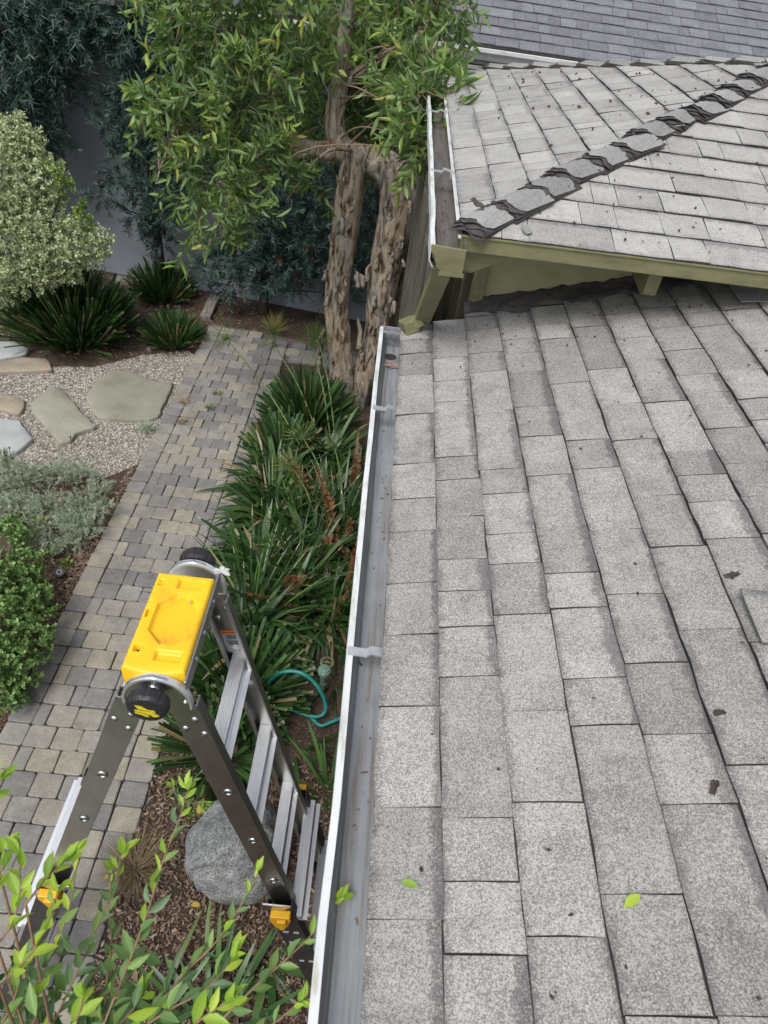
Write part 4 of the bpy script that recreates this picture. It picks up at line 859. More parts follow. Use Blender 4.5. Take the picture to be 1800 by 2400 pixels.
# yellow top tray with recesses
def tray():
    xa, xb, ya, yb, zt = -.430, -.301, .800, 1.062, 2.800; nx, ny = 52, 104; V = []; Fc = []
    def depth(u, v):                                  # u across 0..1 (left..right), v along 0..1 (near..far)
        d = 0.0
        def rc(u0, u1, v0, v1, dep, cut=0.0, sl=.018):
            q = min(u - u0, u1 - u, (v - v0) * 2.03, (v1 - v) * 2.03)
            if cut: q = min(q, ((u - u0) + (v - v0) * 2.03 - cut) * .7, ((u1 - u) + (v - v0) * 2.03 - cut) * .7, ((u - u0) + (v1 - v) * 2.03 - cut) * .7, ((u1 - u) + (v1 - v) * 2.03 - cut) * .7)
            return dep * min(1, max(0, q / sl / 2))
        d = max(d, rc(.20, .93, .24, .78, .010, .26)); d = max(d, rc(.44, .88, .085, .185, .009)); d = max(d, rc(.40, .86, .835, .95, .009)); d = max(d, rc(.09, .20, .15, .215, .016)); d = max(d, rc(.075, .165, .885, .915, .014)); d = max(d, rc(.075, .165, .845, .875, .014)); d = max(d, rc(.055, .105, .49, .59, .014)); d = max(d, rc(-.1, .12, .655, .675, .004)); d = max(d, rc(.02, .98, .665, .69, .002) if u > .9 else 0)
        e = min(u, 1 - u) * .129; f = min(v, 1 - v) * .262; q = min(e, f); r_ = .009
        if q < r_: d = max(d, r_ - math.sqrt(max(0, r_ * r_ - (r_ - q) ** 2)))
        return d
    for j in range(ny + 1):
        for i in range(nx + 1):
            u, v = i / nx, j / ny; bulge = .010 * math.sin(math.pi * min(1, max(0, v))) * 0
            x = xa + (xb - xa) * u; yv = ya + (yb - ya) * v + (.012 * (1 - (2 * u - 1) ** 2) * (-1 if v < .02 else 0) if v < .02 else 0)
            V.append((x, yv, zt - depth(u, v)))
    W = nx + 1
    for j in range(ny):
        for i in range(nx): Fc.append((j * W + i, j * W + i + 1, (j + 1) * W + i + 1, (j + 1) * W + i))
    edge = [i for i in range(W)] + [j * W + nx for j in range(1, ny + 1)] + [ny * W + i for i in range(nx - 1, -1, -1)] + [j * W for j in range(ny - 1, 0, -1)]
    m1 = len(V); cxy = np.array([(xa + xb) / 2, (ya + yb) / 2])
    for e in edge: V.append((V[e][0], V[e][1], zt - .058 + (.02 if V[e][0] > xb - .004 else 0)))
    ne = len(edge); Fc += [(edge[i], m1 + i, m1 + (i + 1) % ne, edge[(i + 1) % ne]) for i in range(ne)]
    me = mesh('top_tray', V, Fc, True); o = link('top_tray', me, lad, MT['yellow']); es = o.modifiers.new('edge', 'EDGE_SPLIT'); es.split_angle = math.radians(50)
    mb = MB(); mb.box((xb + .003, (ya + yb) / 2 + .01, zt - .036), (.005, yb - ya + .05, .046)); side = mb.build('tray_bar', MT['alu'], lad, bevel=.001)
    for yy in (.86, .93, 1.02):
        V2 = [(xb + .0058 + q * .003, yy + r * math.cos(t), zt - .036 + r * math.sin(t)) for q, r in ((0, .007), (1, .005)) for t in np.arange(12) / 12 * 2 * np.pi]
        link('rivet', mesh('rivet', V2, [(i, (i + 1) % 12, 12 + (i + 1) % 12, 12 + i) for i in range(12)] + [tuple(range(12, 24))], True), side, MT['steel'])
    for u, v, du, dv in ((.145, .183, .07, .045), (.12, .90, .06, .018), (.12, .86, .06, .018), (.08, .54, .03, .08)):
        mb = MB(); mb.box((xa + (xb - xa) * u, ya + (yb - ya) * v, zt - .0135), ((xb - xa) * du, (yb - ya) * dv, .001)); mb.build('slot', MT['flat_black'], o)  # black plates paint the shade down in the slots
    return o
tray_o = tray()
# warning stickers on the inner face of the far rail
s_, t_ = rails[1, 1][1], rails[1, 1][2]; yS = YF - .0045
def on_rail(z, off): return np.array([rx(z), 0, z]) + s_ * off
def sticker(z0_, L, head, arrow_at, lines, txt):
    t = t_; R = np.array([s_, [0, 1, 0], t]).T; c = on_rail(z0_, 0) + t * L / 2
    mb = MB(); mb.box(c + [0, yS, 0], (.050, .0008, L), R); st = mb.build('sticker', MT['stick'], lad)
    mb = MB(); mb.box(on_rail(z0_, 0) + t * (.007) + [0, yS - .0007, 0], (.050, .0006, .014), R); mb.build('sticker_header', MT['orange'], st)
    cu_ = bpy.data.curves.new('warning_text', 'FONT'); cu_.body = 'WARNING'; cu_.size = .0095; cu_.align_x = 'CENTER'; cu_.align_y = 'CENTER'
    p = on_rail(z0_, 0) + t * .007 + [0, yS - .0013, 0]; tmp_ = bpy.data.objects.new('warning_text', cu_); tm_ = bpy.data.meshes.new_from_object(tmp_); bpy.data.objects.remove(tmp_); tm_.materials.clear(); link('warning_text', tm_, st, MT['flat_black'], frame(p, s_ * (1 if s_[0] > 0 else -1), -t, np.array([0, -1., 0])))
    mb = MB()
    for k in range(lines[1]):
        wl = .036 * (.75 + .25 * random.random()); 
        if k == 4 and lines[1] > 5: continue
        mb.box(on_rail(z0_, rng.normal() * .001) + t * (lines[0] + k * .0046) + [0, yS - .0007, 0], (wl, .0005, .0020), R)
    mb.build('sticker_print', MT['flat_black'], st)
    c = on_rail(z0_, 0) + t * arrow_at; ar = [(-.006, -.012), (.006, -.012), (.006, -.002), (.014, -.002), (0, .012), (-.014, -.002), (-.006, -.002)]
    if txt == 'side': ar = [(b_, -a_) for a_, b_ in ar]
    V = [c + s_ * a_ * (1 if s_[0] > 0 else -1) + t * b_ + [0, yS - .001, 0] for a_, b_ in ar]
    mb = MB(); mb.add(V + [v + np.array([0, .0005, 0]) for v in V], [tuple(range(7)), tuple(range(7, 14))[::-1]]); mb.build('sticker_arrow', MT['whitep'], st)
sticker(2.565, .088, 1, .070, (.019, 9), 'down')
sticker(2.375, .064, 1, .030, (.048, 4), 'side')
# fallen scraps on the tray and a white petal at its corner
for px, py, cmat, lb in ((449, 1413, MT['dead'], 'small brown leaf scrap lying in the yellow ladder tray'),):
    p = gz(px, py, 2.792); mb = MB(); V = [p + np.array([rng.normal() * .006, rng.normal() * .008, abs(rng.normal()) * .003]) for _ in range(6)]
    tag(link('leaf_scrap', mesh('leaf_scrap', V, [(0, 1, 2), (1, 2, 3), (2, 3, 4), (3, 4, 5)]), None, noisy('pinkish_scrap', [(.3, (.5, .2, .1)), (.7, (.62, .3, .16))], 30)), lb, 'leaf scrap')
p0 = np.array([-.287, 1.075, 2.805]); pt = thing('petals', 'white petals caught on the far corner of the ladder tray', 'petals', p0)
for k in range(5):
    d = rdir(1)[0]; d[2] = abs(d[2]) * .5; V, Fc = OVAL; x = unit(np.cross(d, [0, 0, 1.])); z = np.cross(x, unit(d))
    link('petal', mesh('petal', V, Fc, True), pt, MT['petal'], frame(p0, x, unit(d), z, .012, .022, .022))

# ================================================================== garden objects
# boulder
V = []; Fc = []
bm_ = bpy.data.meshes.new('b'); import bmesh
b_ = bmesh.new(); bmesh.ops.create_icosphere(b_, subdivisions=5, radius=1.0)
from mathutils import noise as mn
bc = np.array([-.395, 1.46, .0])
for v in b_.verts:
    d = v.co.copy(); f = 1 + .12 * mn.noise(d * 1.3) + .06 * mn.noise(d * 3.1) + .02 * mn.noise(d * 8)
    flat = .86 if d.y < -.55 else 1.0
    v.co = Vector((d.x * .262 * f, d.y * .262 * f * flat, d.z * .265 * f + .21))
b_.to_mesh(bm_); b_.free(); bm_.name = 'boulder'
for p in bm_.polygons: p.use_smooth = True
tag(link('boulder', bm_, None, MT['boulder'], Matrix.Translation(bc)), 'large rounded grey granite boulder on the mulch under the ladder', 'boulder')
# hose
def z8(x, y, z): return gz(600 + x / 6.636, 1500 + y / 6.636, z)
loop = [z8(205, 690, .10), z8(225, 630, .16), z8(350, 525, .24), z8(480, 488, .27), (z8(600, 488, .28)), z8(720, 520, .28), z8(830, 590, .26), z8(930, 690, .23), z8(1010, 810, .19), z8(1065, 930, .14), z8(1085, 1060, .09), z8(1040, 1160, .06), z8(930, 1195, .05), z8(800, 1170, .05), z8(640, 1115, .05), z8(505, 1050, .06), z8(440, 950, .08), z8(480, 830, .09), z8(600, 820, .08), z8(720, 850, .06), z8(770, 960, .04), z8(850, 1180, .03), z8(1000, 1330, .03), z8(1150, 1285, .04), z8(1290, 1230, .05), z8(1420, 1180, .05)]
mb = MB(); mb.tube(spline(loop, 120), .0125, 10); tag(mb.build('garden_hose', MT['hose'], None, True), 'teal garden hose coiled among the dark strap leaves beside the gutter', 'hose')
# valve
vp = gz(757, 1605, .10); vb = (vp[0], vp[1], 0); vt = thing('valve', 'grey-green garden valve with round cap standing by the teal hose', 'valve', vb)
mb = MB(); mb.tube([(vp[0], vp[1], z) for z in (0, .10, .10, .13, .13, .17, .17, .20, .20, .235)], [.016, .016, .022, .022, .017, .017, .023, .023, .018, .026], 14); mb.build('pipe', MT['valve'], vt)
mb = MB(); mb.tube([(vp[0], vp[1], z) for z in (.235, .24, .27, .275, .285, .29)], [.040, .043, .043, .036, .033, .01], 18); mb.build('cap', MT['valve'], vt)
hp_ = np.array([vp[0] + .01, vp[1] + .07, .25]); V = []; n = 20
for r, z in ((.046, 0), (.046, .008), (.033, .009), (.033, 0)): V += [(hp_[0] + r * math.cos(i / n * 6.2832), hp_[1] + r * math.sin(i / n * 6.2832), hp_[2] + z) for i in range(n)]
hw = link('handwheel', mesh('handwheel', V, [(k * n + i, k * n + (i + 1) % n, ((k + 1) % 4) * n + (i + 1) % n, ((k + 1) % 4) * n + i) for k in range(4) for i in range(n)]), vt, MT['brass'])
mb = MB(); mb.tube([hp_ + [0, 0, -.15], hp_ + [0, 0, .012]], .010, 10); mb.box(hp_ + [0, 0, .004], (.085, .010, .006)); mb.build('stem', MT['brass'], vt)
# spot light in the bed
sp = gz(140, 1342, .08); st = thing('spot_light', 'small black garden spot light standing in the mulch left of the path', 'spot light', (sp[0], sp[1], 0)); ax = unit(np.array([.25, -.55, .8]))
mb = MB(); mb.tube([sp - ax * .07, sp - ax * .06, sp + ax * .02, sp + ax * .03], [.022, .030, .034, .034], 18); mb.build('lamp_body', MT['black'], st)
mb = MB(); mb.tube([sp + ax * .030, sp + ax * .033], [.020, .019], 18); mb.build('lens', MT['stick'], st)
mb = MB(); mb.tube([sp + ax * .0335, sp + ax * .0345], [.012, .012], 14); mb.build('bulb_cover', MT['flat_black'], st)
mb = MB(); mb.tube([sp - ax * .05, (sp[0], sp[1], -.02)], .008, 8); mb.tube(spline([sp - ax * .06, sp + np.array([-.03, .07, -.06]), sp + np.array([-.06, .15, -.078])], 8), .004, 6); mb.build('stake', MT['black'], st)

# ================================================================== plants
def branchlets(starts, dirs, L, droop, nleaf, leafL, leafW, spread=.9, jitter=.25, tipbright=.5, tint0=.35, whorl=False):
    """Leaf positions along many curved twigs. Returns arrays and the twig polylines."""
    N = len(starts); u = np.linspace(.12, 1, nleaf); L = np.broadcast_to(L, (N,))
    g = np.array([0, 0, -1.0]); d = unit(dirs)
    P = starts[:, None] + d[:, None] * (u[None, :, None] * L[:, None, None]) + g * (droop * (u ** 2)[None, :, None] * L[:, None, None])
    T = unit(d[:, None] + g * (2 * droop * u[None, :, None]))
    side = unit(np.cross(T, g + rng.normal(size=(N, 1, 3)) * .4)); up = np.cross(side, T)
    ph = rng.uniform(0, 6.28, (N, 1)) + np.arange(nleaf)[None] * 2.4
    lat = side * np.cos(ph)[..., None] + up * np.sin(ph)[..., None]
    ld = unit(T * (1 - spread * .45) + lat * spread + rng.normal(size=P.shape) * jitter)
    nr = unit(up + rng.normal(size=P.shape) * .5 + np.array([0, 0, .6]))
    tint = np.clip(tint0 + rng.normal(size=(N, 1)) * .17 + tipbright * (u[None] - .5) ** 3 * 4 + rng.normal(size=(N, nleaf)) * .10, 0, 1)
    ll = leafL * rng.uniform(.5, 1.25, (N, nleaf)) * rng.uniform(.75, 1.15, (N, 1)); lw = leafW * rng.uniform(.8, 1.2, (N, nleaf))
    tw = [np.vstack([starts[i], P[i, ::max(1, nleaf // 4)], P[i, -1]]) for i in range(N)]
    return P.reshape(-1, 3), ld.reshape(-1, 3), nr.reshape(-1, 3), ll.ravel(), lw.ravel(), tint.ravel(), tw
def blob_twigs(blobs, dens, L, up=.15, outw=1.0, r0=.15, r1=.75, flat=1.0):
    S = []; D = []; Ls = []
    for px, py, Y, r in blobs:
        c = gy(px, py, Y); n = max(3, int(dens * (r / .4) ** 2)); d = rdir(n); q = c + d * r * rng.uniform(r0, r1, (n, 1)) * np.array([1, 1, flat])
        S.append(q); D.append(unit(d * outw + rng.normal(size=(n, 3)) * .45 + np.array([0, 0, up]))); Ls.append(L * rng.uniform(.6, 1.2, n) * min(1.2, .5 + r))
    return np.vstack(S), np.vstack(D), np.concatenate(Ls)
def twigs_mesh(name, tw, mat, par, r=.003, n=3):
    mb = MB()
    for t in tw: mb.tube(t, np.linspace(r, r * .4, len(t)), n, False)
    o = mb.build(name, mat, par, True); o['kind'] = 'stuff'; return o

# ---- paperbark tree
tr = thing('bottlebrush_tree', 'paperbark tree with two pale peeling trunks and bright green lance leaves', 'tree', (-.15, 6.18, 0))
def trunk(pts, rad, name='trunk', n=48, sides=22, mat=None, par=None, rough=.055):
    P = spline(pts, n); R = np.interp(np.linspace(0, 1, n), np.linspace(0, 1, len(rad)), rad); mb = MB(); mb.tube(P, R, sides, True)
    V = np.array(mb.v); m = n * sides; k = np.arange(m) // sides; a = (np.arange(m) % sides) / sides * 6.2832
    c = np.repeat(P, sides, 0); off = V[:m] - c; f = np.ones(m)
    for h in range(9):
        q = rng.integers(1, 7); f += rough * .45 * np.sin(a * q + k * rng.uniform(-.35, .35) + rng.uniform(0, 6.28)) * rng.uniform(.3, 1)
    f += rough * .35 * rng.normal(size=m)
    V[:m] = c + off * f[:, None]; mb.v = [tuple(v) for v in V]
    return mb.build(name, mat or MT['bark'], par if par is not None else tr, True)
trunk([(-.26, 6.12, -.1), (-.30, 6.15, .5), (-.39, 6.2, 1.1), (-.375, 6.2, 1.6), (-.355, 6.2, 2.05), (-.33, 6.2, 2.42)], [.15, .118, .112, .116, .12, .11])
trunk([(-.16, 6.2, -.1), (-.06, 6.22, .35), (.02, 6.22, .8), (.015, 6.22, 1.2), (.03, 6.22, 1.6), (.07, 6.22, 2.0), (.035, 6.22, 2.24), (-.10, 6.2, 2.37), (-.27, 6.2, 2.40), (-.44, 6.2, 2.46), (-.52, 6.2, 2.62), (-.505, 6.2, 2.85), (-.49, 6.2, 3.1), (-.47, 6.2, 3.7)], [.15, .125, .12, .13, .145, .165, .165, .13, .11, .095, .08, .072, .06, .05], n=90)
trunk([(.12, 6.45, -.1), (.18, 6.42, .8), (.22, 6.4, 1.6), (.15, 6.35, 2.4), (.2, 6.4, 3.3)], [.075, .06, .055, .05, .03], 'limb')
trunk([(-.42, 6.2, 2.44), (-.66, 6.16, 2.42), (-.90, 6.12, 2.5), (-1.0, 6.1, 2.8), (-1.02, 6.1, 3.3)], [.085, .07, .06, .05, .03], 'limb')
trunk([(-.50, 6.2, 2.9), (-.2, 6.3, 3.1), (.1, 6.4, 3.3), (.3, 6.4, 3.6)], [.045, .035, .025, .015], 'limb')
for pts, r in (([(-.9, 6.12, 2.5), (-1.3, 5.9, 2.62), (-1.65, 5.6, 2.5), (-1.8, 5.5, 2.2)], .022), ([(-.66, 6.16, 2.42), (-1.0, 5.8, 2.3), (-1.3, 5.5, 2.05), (-1.42, 5.35, 1.7)], .022), ([(-1.0, 6.1, 2.9), (-1.4, 5.9, 3.1), (-1.8, 5.7, 3.0)], .02), ([(-.3, 6.2, 2.45), (-.55, 5.8, 2.5), (-.8, 5.5, 2.2)], .018), ([(-.1, 6.3, 3.0), (.25, 6.4, 2.9), (.42, 6.4, 2.7)], .018)):
    trunk(pts, [r, r * .7, r * .4, r * .2], 'limb', 16, 6)
# peeling bark sheets
FL = [(830, 650, .10, .16, 1), (758, 800, .055, .30, -1), (838, 780, .05, .34, 1), (770, 640, .05, .14, -1), (868, 640, .05, .18, -1), (930, 560, .06, .16, 1), (800, 930, .06, .25, 1), (905, 700, .06, .22, -1), (756, 850, .05, .22, -1)]
for k in range(34):
    f = rng.random(); FL.append((np.interp(f, [0, .3, .6, 1], [815, 800, 785, 790]) + rng.uniform(-26, 26), 420 + 500 * f, rng.uniform(.02, .045), rng.uniform(.05, .16), rng.choice([-1, 1])))
    f = rng.random(); FL.append((np.interp(f, [0, .3, .6, 1], [920, 930, 900, 880]) + rng.uniform(-30, 30), 420 + 420 * f, rng.uniform(.02, .05), rng.uniform(.05, .18), rng.choice([-1, 1])))
for px, py, w, h, sgn in FL:
    c = gy(px, py, 6.085 + rng.uniform(0, .03)); V = []
    for i in range(6):
        for j in range(4):
            f = j / 3; V.append(c + np.array([sgn * f * w + rng.normal() * .006, -.03 * math.sin(f * 2.5) - .02 * f, (i / 5 - .5) * h * (1 - .35 * f) - f * h * .12 + rng.normal() * .008]))
    o = link('bark_flake', mesh('bark_flake', V, [(i * 4 + j, (i + 1) * 4 + j, (i + 1) * 4 + j + 1, i * 4 + j + 1) for i in range(5) for j in range(3)], True), tr, MT['bark']); sd = o.modifiers.new('solid', 'SOLIDIFY'); sd.thickness = .005
TB = [(395, 255, 5.6, .24), (450, 170, 5.8, .38), (420, 335, 5.5, .24), (480, 300, 5.6, .36), (400, 40, 6.2, .35), (520, 60, 6, .48), (560, 220, 5.6, .42), (615, 110, 5.9, .36), (600, 270, 5.7, .28), (590, 385, 5.4, .26), (500, 430, 5.3, .24), (470, 520, 5.2, .17), (430, 400, 5.4, .18), (560, 470, 5.2, .18), (640, 400, 5.5, .16), (600, 520, 5.15, .10), (520, 560, 5.2, .09), (740, 430, 5.6, .11), (660, 440, 5.5, .13), (860, 60, 6.7, .5), (920, 200, 6.8, .42), (930, 110, 6.7, .32), (1060, -10, 6.5, .24), (890, 250, 7.0, .22),
      (420, -70, 6, .4), (560, -110, 6, .5), (720, -120, 6, .5), (900, -100, 6.5, .5), (1040, -70, 6.5, .4), (730, 150, 6.9, .36), (800, 60, 6.9, .4), (700, 330, 6.7, .28), (760, 260, 6.8, .3), (850, 200, 6.9, .3)]
TB += [(840, 270, 6.75, .28), (900, 300, 6.75, .26), (935, 350, 6.7, .18), (955, 400, 6.65, .12), (880, 220, 6.7, .3), (960, 290, 6.6, .2), (900, 370, 6.75, .14)]
TB += [(1000, 305, 4.6, .12), (1012, 265, 4.7, .12), (970, 210, 5.0, .16), (985, 330, 4.6, .07)]
TB += [(985, 300, 4.7, .17), (1000, 235, 4.9, .18), (1020, 200, 5.0, .14), (1050, 235, 4.6, .08), (1000, 345, 4.6, .08), (1045, 190, 5.0, .08), (930, 215, 5.2, .22), (950, 270, 5.1, .15), (960, 150, 5.3, .18), (345, 235, 5.5, .10), (1000, 60, 5.4, .2), (1080, 20, 5.4, .12), (900, 40, 6.5, .2)]
S, D, Ls = blob_twigs(TB, 27, .36, .10, 1.0)
sid = rng.random(len(S)) < .35
Pl, Dl, Nl, LL, LW, TT, TW = branchlets(S, D, Ls, .42, 15, .118, .0265, .85, .22, .55, .44)
# leaves that hang nearest to the camera and show largest are leaves of their own
q = pj(Pl); ok = (q[:, 2] > .1) & (q[:, 0] > 0) & (q[:, 0] < 1800) & (q[:, 1] > 0) & (q[:, 1] < 2400)
key = np.where(ok, q[:, 2] * .8 - LL * 9 - rng.random(len(q)) * .3, 99); idx = np.argsort(key)[:170]; single = np.zeros(len(Pl), bool); single[idx] = True
foliage('leaves', MT['tree'], tr, LANCE, Pl[~single], Dl[~single], Nl[~single], LL[~single], LW[~single], TT[~single])
lm = [mesh('leaf', leaf_t([(0.3, 0.5), (0.62, 0.46)], .1, b)[0], LANCE[1], True) for b in (.06, .14, .22)]
for i in idx:
    d = unit(Dl[i]); x = unit(np.cross(d, Nl[i])); z = np.cross(x, d); link('leaf', lm[int(i) % 3], tr, MT['tree_o'], frame(Pl[i], x, d, z, LW[i], LL[i], LL[i]))
twigs_mesh('twigs', TW, MT['twig'], tr, .0035)
LIMB = np.vstack([spline(p_, 12) for p_ in ([(-.44, 6.2, 2.46), (-.52, 6.2, 2.62), (-.505, 6.2, 2.85), (-.49, 6.2, 3.1), (-.47, 6.2, 3.7)], [(-.42, 6.2, 2.44), (-.66, 6.16, 2.42), (-.90, 6.12, 2.5), (-1.0, 6.1, 2.8), (-1.02, 6.1, 3.3)], [(-.9, 6.12, 2.5), (-1.3, 5.9, 2.62), (-1.65, 5.6, 2.5), (-1.8, 5.5, 2.2)], [(-.66, 6.16, 2.42), (-1.0, 5.8, 2.3), (-1.3, 5.5, 2.05), (-1.42, 5.35, 1.7)], [(-1.0, 6.1, 2.9), (-1.4, 5.9, 3.1), (-1.8, 5.7, 3.0)], [(-.50, 6.2, 2.9), (-.2, 6.3, 3.1), (.1, 6.4, 3.3), (.3, 6.4, 3.6)], [(.15, 6.35, 2.4), (.2, 6.4, 3.3)])])
mb = MB()
for px, py, Y, r in TB:
    c = gy(px, py, Y); k = np.argsort(np.linalg.norm(LIMB - (c - [0, 0, .25]), axis=1))[rng.integers(6)]; a = LIMB[k]
    mid = (a + c) / 2 + np.array([0, 0, .12]) + rng.normal(size=3) * .08; mb.tube(spline([a, mid, c], 9), np.linspace(.008, .0025, 9), 6)
mb.build('branches', MT['twig'], tr, True)['kind'] = 'stuff'

# ---- yew pines along the wall
def yewpine(label, axis, blobs, dead=(), dens=110, rt=.06):
    t = thing('yew_pine', label, 'tree', (axis[0][0], axis[0][1], 0), 'dark yew pines along the grey wall')
    trunk(axis, [rt, rt * .85, rt * .6, rt * .35], 'trunk', 26, 10, MT['darkbark'], t)
    S, D, Ls = blob_twigs(blobs, dens, .26, .10)
    A = branchlets(S, D, Ls, .25, 24, .080, .0125, .75, .2, .45, .42)
    foliage('foliage', MT['podo'], t, NEED, *A[:6]); twigs_mesh('twigs', A[6], MT['darkbark'], t, .003)
    if dead:
        S, D, Ls = blob_twigs(dead, 40, .2); A = branchlets(S, D, Ls, .4, 14, .06, .009, .8, .3, .2, .5); foliage('dead_foliage', MT['dead'], t, NEED, *A[:6])
    mb = MB(); ax = np.array(axis)
    for px, py, Y, r in blobs:
        c = gy(px, py, Y); k = np.argmin(np.abs(spline(ax, 30)[:, 2] - (c[2] - .15))); a = spline(ax, 30)[k]
        mb.tube(spline([a, (a + c) / 2 + rng.normal(size=3) * .05, c], 6), np.linspace(.014, .004, 6), 5)
    mb.build('branches', MT['darkbark'], t, True)['kind'] = 'stuff'
yewpine('dark yew pine at the far left, its dense crown above the pale variegated shrub', [gy(40, 560, 8.3) * [1, 1, 0], gy(75, 350, 8.3), gy(85, 200, 8.3), gy(90, -50, 8.3)],
        [(30, 60, 8.0, .55), (140, 40, 8.0, .45), (120, 160, 8.1, .38), (20, 200, 8.0, .45), (60, 290, 8.0, .36), (210, 60, 8.1, .38), (-40, 330, 8, .4), (120, 330, 8.0, .2), (100, 395, 7.9, .16), (60, -60, 8, .5), (180, -40, 8.1, .4), (10, 400, 8, .3), (260, -20, 8.1, .35), (-10, 120, 8.2, .4), (0, 260, 8.2, .35), (-30, 40, 8.2, .4), (70, 120, 8.2, .35), (300, 20, 8.2, .3), (400, -20, 8.3, .35), (370, 90, 8.3, .3)])
yewpine('dark yew pine against bare grey wall, trunk rising behind the middle flax clump', [(-2.68, 8.12, 0), (-2.69, 8.1, .8), (-2.70, 8.1, 1.5), (-2.66, 8.1, 2.2)],
        [(340, 60, 8.0, .38), (290, 90, 8.0, .26), (330, 180, 8.0, .34), (270, 230, 8.0, .15), (310, 280, 8.0, .30), (255, 290, 7.9, .16), (370, 330, 8.0, .28), (300, 350, 8.0, .20), (280, 420, 7.9, .18), (350, 440, 7.9, .28), (235, 455, 7.9, .14), (400, 500, 7.9, .26), (320, 510, 7.9, .2), (380, 560, 7.9, .16), (420, 400, 8.0, .28), (440, 250, 8.0, .3), (300, 0, 8.1, .35)])
yewpine('dark yew pine behind the paperbark trunks, low crown with dead reddish sprays', [(-1.42, 8.0, 0), (-1.38, 8.0, .7), (-1.34, 8.0, 1.4), (-1.30, 8.05, 2.4)],
        [(640, 520, 7.8, .30), (690, 640, 7.75, .28), (830, 620, 7.8, .26), (560, 540, 7.8, .24), (600, 470, 7.9, .26), (700, 470, 7.9, .36), (740, 540, 7.8, .30), (560, 600, 7.7, .28), (490, 620, 7.7, .20), (660, 600, 7.8, .28), (780, 610, 7.8, .28), (610, 660, 7.7, .18), (540, 660, 7.7, .16), (520, 560, 7.8, .2), (800, 690, 7.8, .24), (860, 480, 7.9, .26), (850, 560, 7.8, .26), (880, 640, 7.8, .25), (620, 300, 8.1, .4), (750, 330, 8.1, .4), (520, 330, 8.1, .4), (520, 150, 8.2, .4), (680, 150, 8.2, .45), (850, 300, 8.1, .4), (840, 150, 8.2, .45), (980, 200, 8.1, .4), (600, 0, 8.2, .45), (800, 0, 8.2, .45), (980, 50, 8.2, .4), (900, 420, 8.0, .3)],
        [(730, 575, 7.65, .12), (700, 650, 7.65, .13), (760, 690, 7.65, .10), (640, 620, 7.6, .09), (745, 740, 7.7, .1)], 135)

# ---- broad shrubs made of small leaves
def shrub(name, label, base, blobs, mat, T, n, leafL, leafW, stem_mat, extra=None, tb=.5, t0=.35, twl=.12, up=.35):
    t = thing(name, label, 'shrub', (base[0], base[1], 0))
    S, D, Ls = blob_twigs(blobs, n, twl, up, 1.0, .45, .98)
    A = branchlets(S, D, Ls, .05, 12, leafL, leafW, 1.0, .25, tb, t0); foliage('foliage', mat, t, T, *A[:6])
    if extra:
        S, D, Ls = blob_twigs(extra[0], n, twl, .6, 1.0, .3, .9); A = branchlets(S, D, Ls, .0, 12, leafL, leafW, 1.0, .25, tb, .55); foliage('shoots', extra[1], t, T, *A[:6])
    mb = MB()
    for px, py, Y, r in blobs + (extra[0] if extra else []):
        c = gy(px, py, Y); a = np.array([base[0] + rng.normal() * .05, base[1] + rng.normal() * .05, 0]); mb.tube(spline([a, a * .4 + c * .6 + np.array([0, 0, .1]), c], 8), np.linspace(.014, .004, 8), 5)
    mb.build('stems', stem_mat, t, True)['kind'] = 'stuff'; return t
VB = [(30, 330, 6.9, .22), (70, 350, 6.8, .15), (20, 420, 6.7, .28), (100, 420, 6.7, .20), (60, 490, 6.6, .28), (-30, 500, 6.6, .3), (120, 500, 6.7, .20), (20, 580, 6.5, .28), (110, 570, 6.5, .24), (180, 570, 6.5, .20), (220, 585, 6.5, .13), (150, 620, 6.5, .18), (60, 640, 6.5, .20), (100, 620, 6.45, .2), (-20, 650, 6.5, .25), (240, 565, 6.5, .09), (10, 690, 6.6, .15)]
shrub('variegated_shrub', 'pale cream-green variegated shrub with fresh green shoots at the left edge', (-3.75, 6.75), VB, MT['varieg'], DIAM, 620, .034, .020, MT['darkbark'], ([(130, 400, 6.6, .06), (150, 435, 6.6, .07), (195, 495, 6.6, .07), (205, 525, 6.6, .06)], MT['lime']))
EB = []
for px, py, r, z in ((20, 1270, .16, .28), (60, 1330, .13, .28), (10, 1370, .17, .32), (70, 1420, .14, .3), (20, 1470, .17, .32), (75, 1500, .12, .26), (30, 1560, .14, .26), (50, 1610, .09, .18), (-40, 1400, .2, .3), (-40, 1550, .18, .3), (15, 1640, .08, .14), (40, 1235, .07, .25), (90, 1390, .08, .22)):
    c = gz(px, py, z); EB.append((px, py, c[1], r))
c = gz(15, 1430, 0); shrub('round_leaf_shrub', 'low bright green small-leaved shrub left of the path, below the grey lavender', (c[0], c[1]), EB, MT['euon'], OVAL, 760, .026, .019, MT['twig'], None, .6, .4, .09)
# lavender-like mound: needles
lv = thing('lavender', 'grey-green fine-leaved lavender mound between gravel and green shrub', 'shrub', gz(140, 1210, 0))
LB = []
for px, py, r in ((60, 1120, .20), (140, 1110, .18), (200, 1110, .15), (30, 1190, .2), (110, 1190, .2), (190, 1190, .2), (225, 1150, .14), (160, 1240, .18), (215, 1230, .13), (80, 1250, .16), (0, 1080, .15), (-30, 1150, .2), (240, 1190, .10), (175, 1270, .12), (110, 1290, .12)):
    c = gz(px, py, .14); LB.append((px, py, c[1], r))
S, D, Ls = blob_twigs(LB, 520, .13, .75, .8, .1, .75, .6); S[:, 2] = np.maximum(S[:, 2], .02)
A = branchlets(S, D, Ls, .08, 20, .026, .0046, .8, .3, .2, .62); foliage('foliage', MT['lav'], lv, NEED, *A[:6]); twigs_mesh('stems', A[6], MT['lavstem'], lv, .0016)
mb = MB(); Vd = []
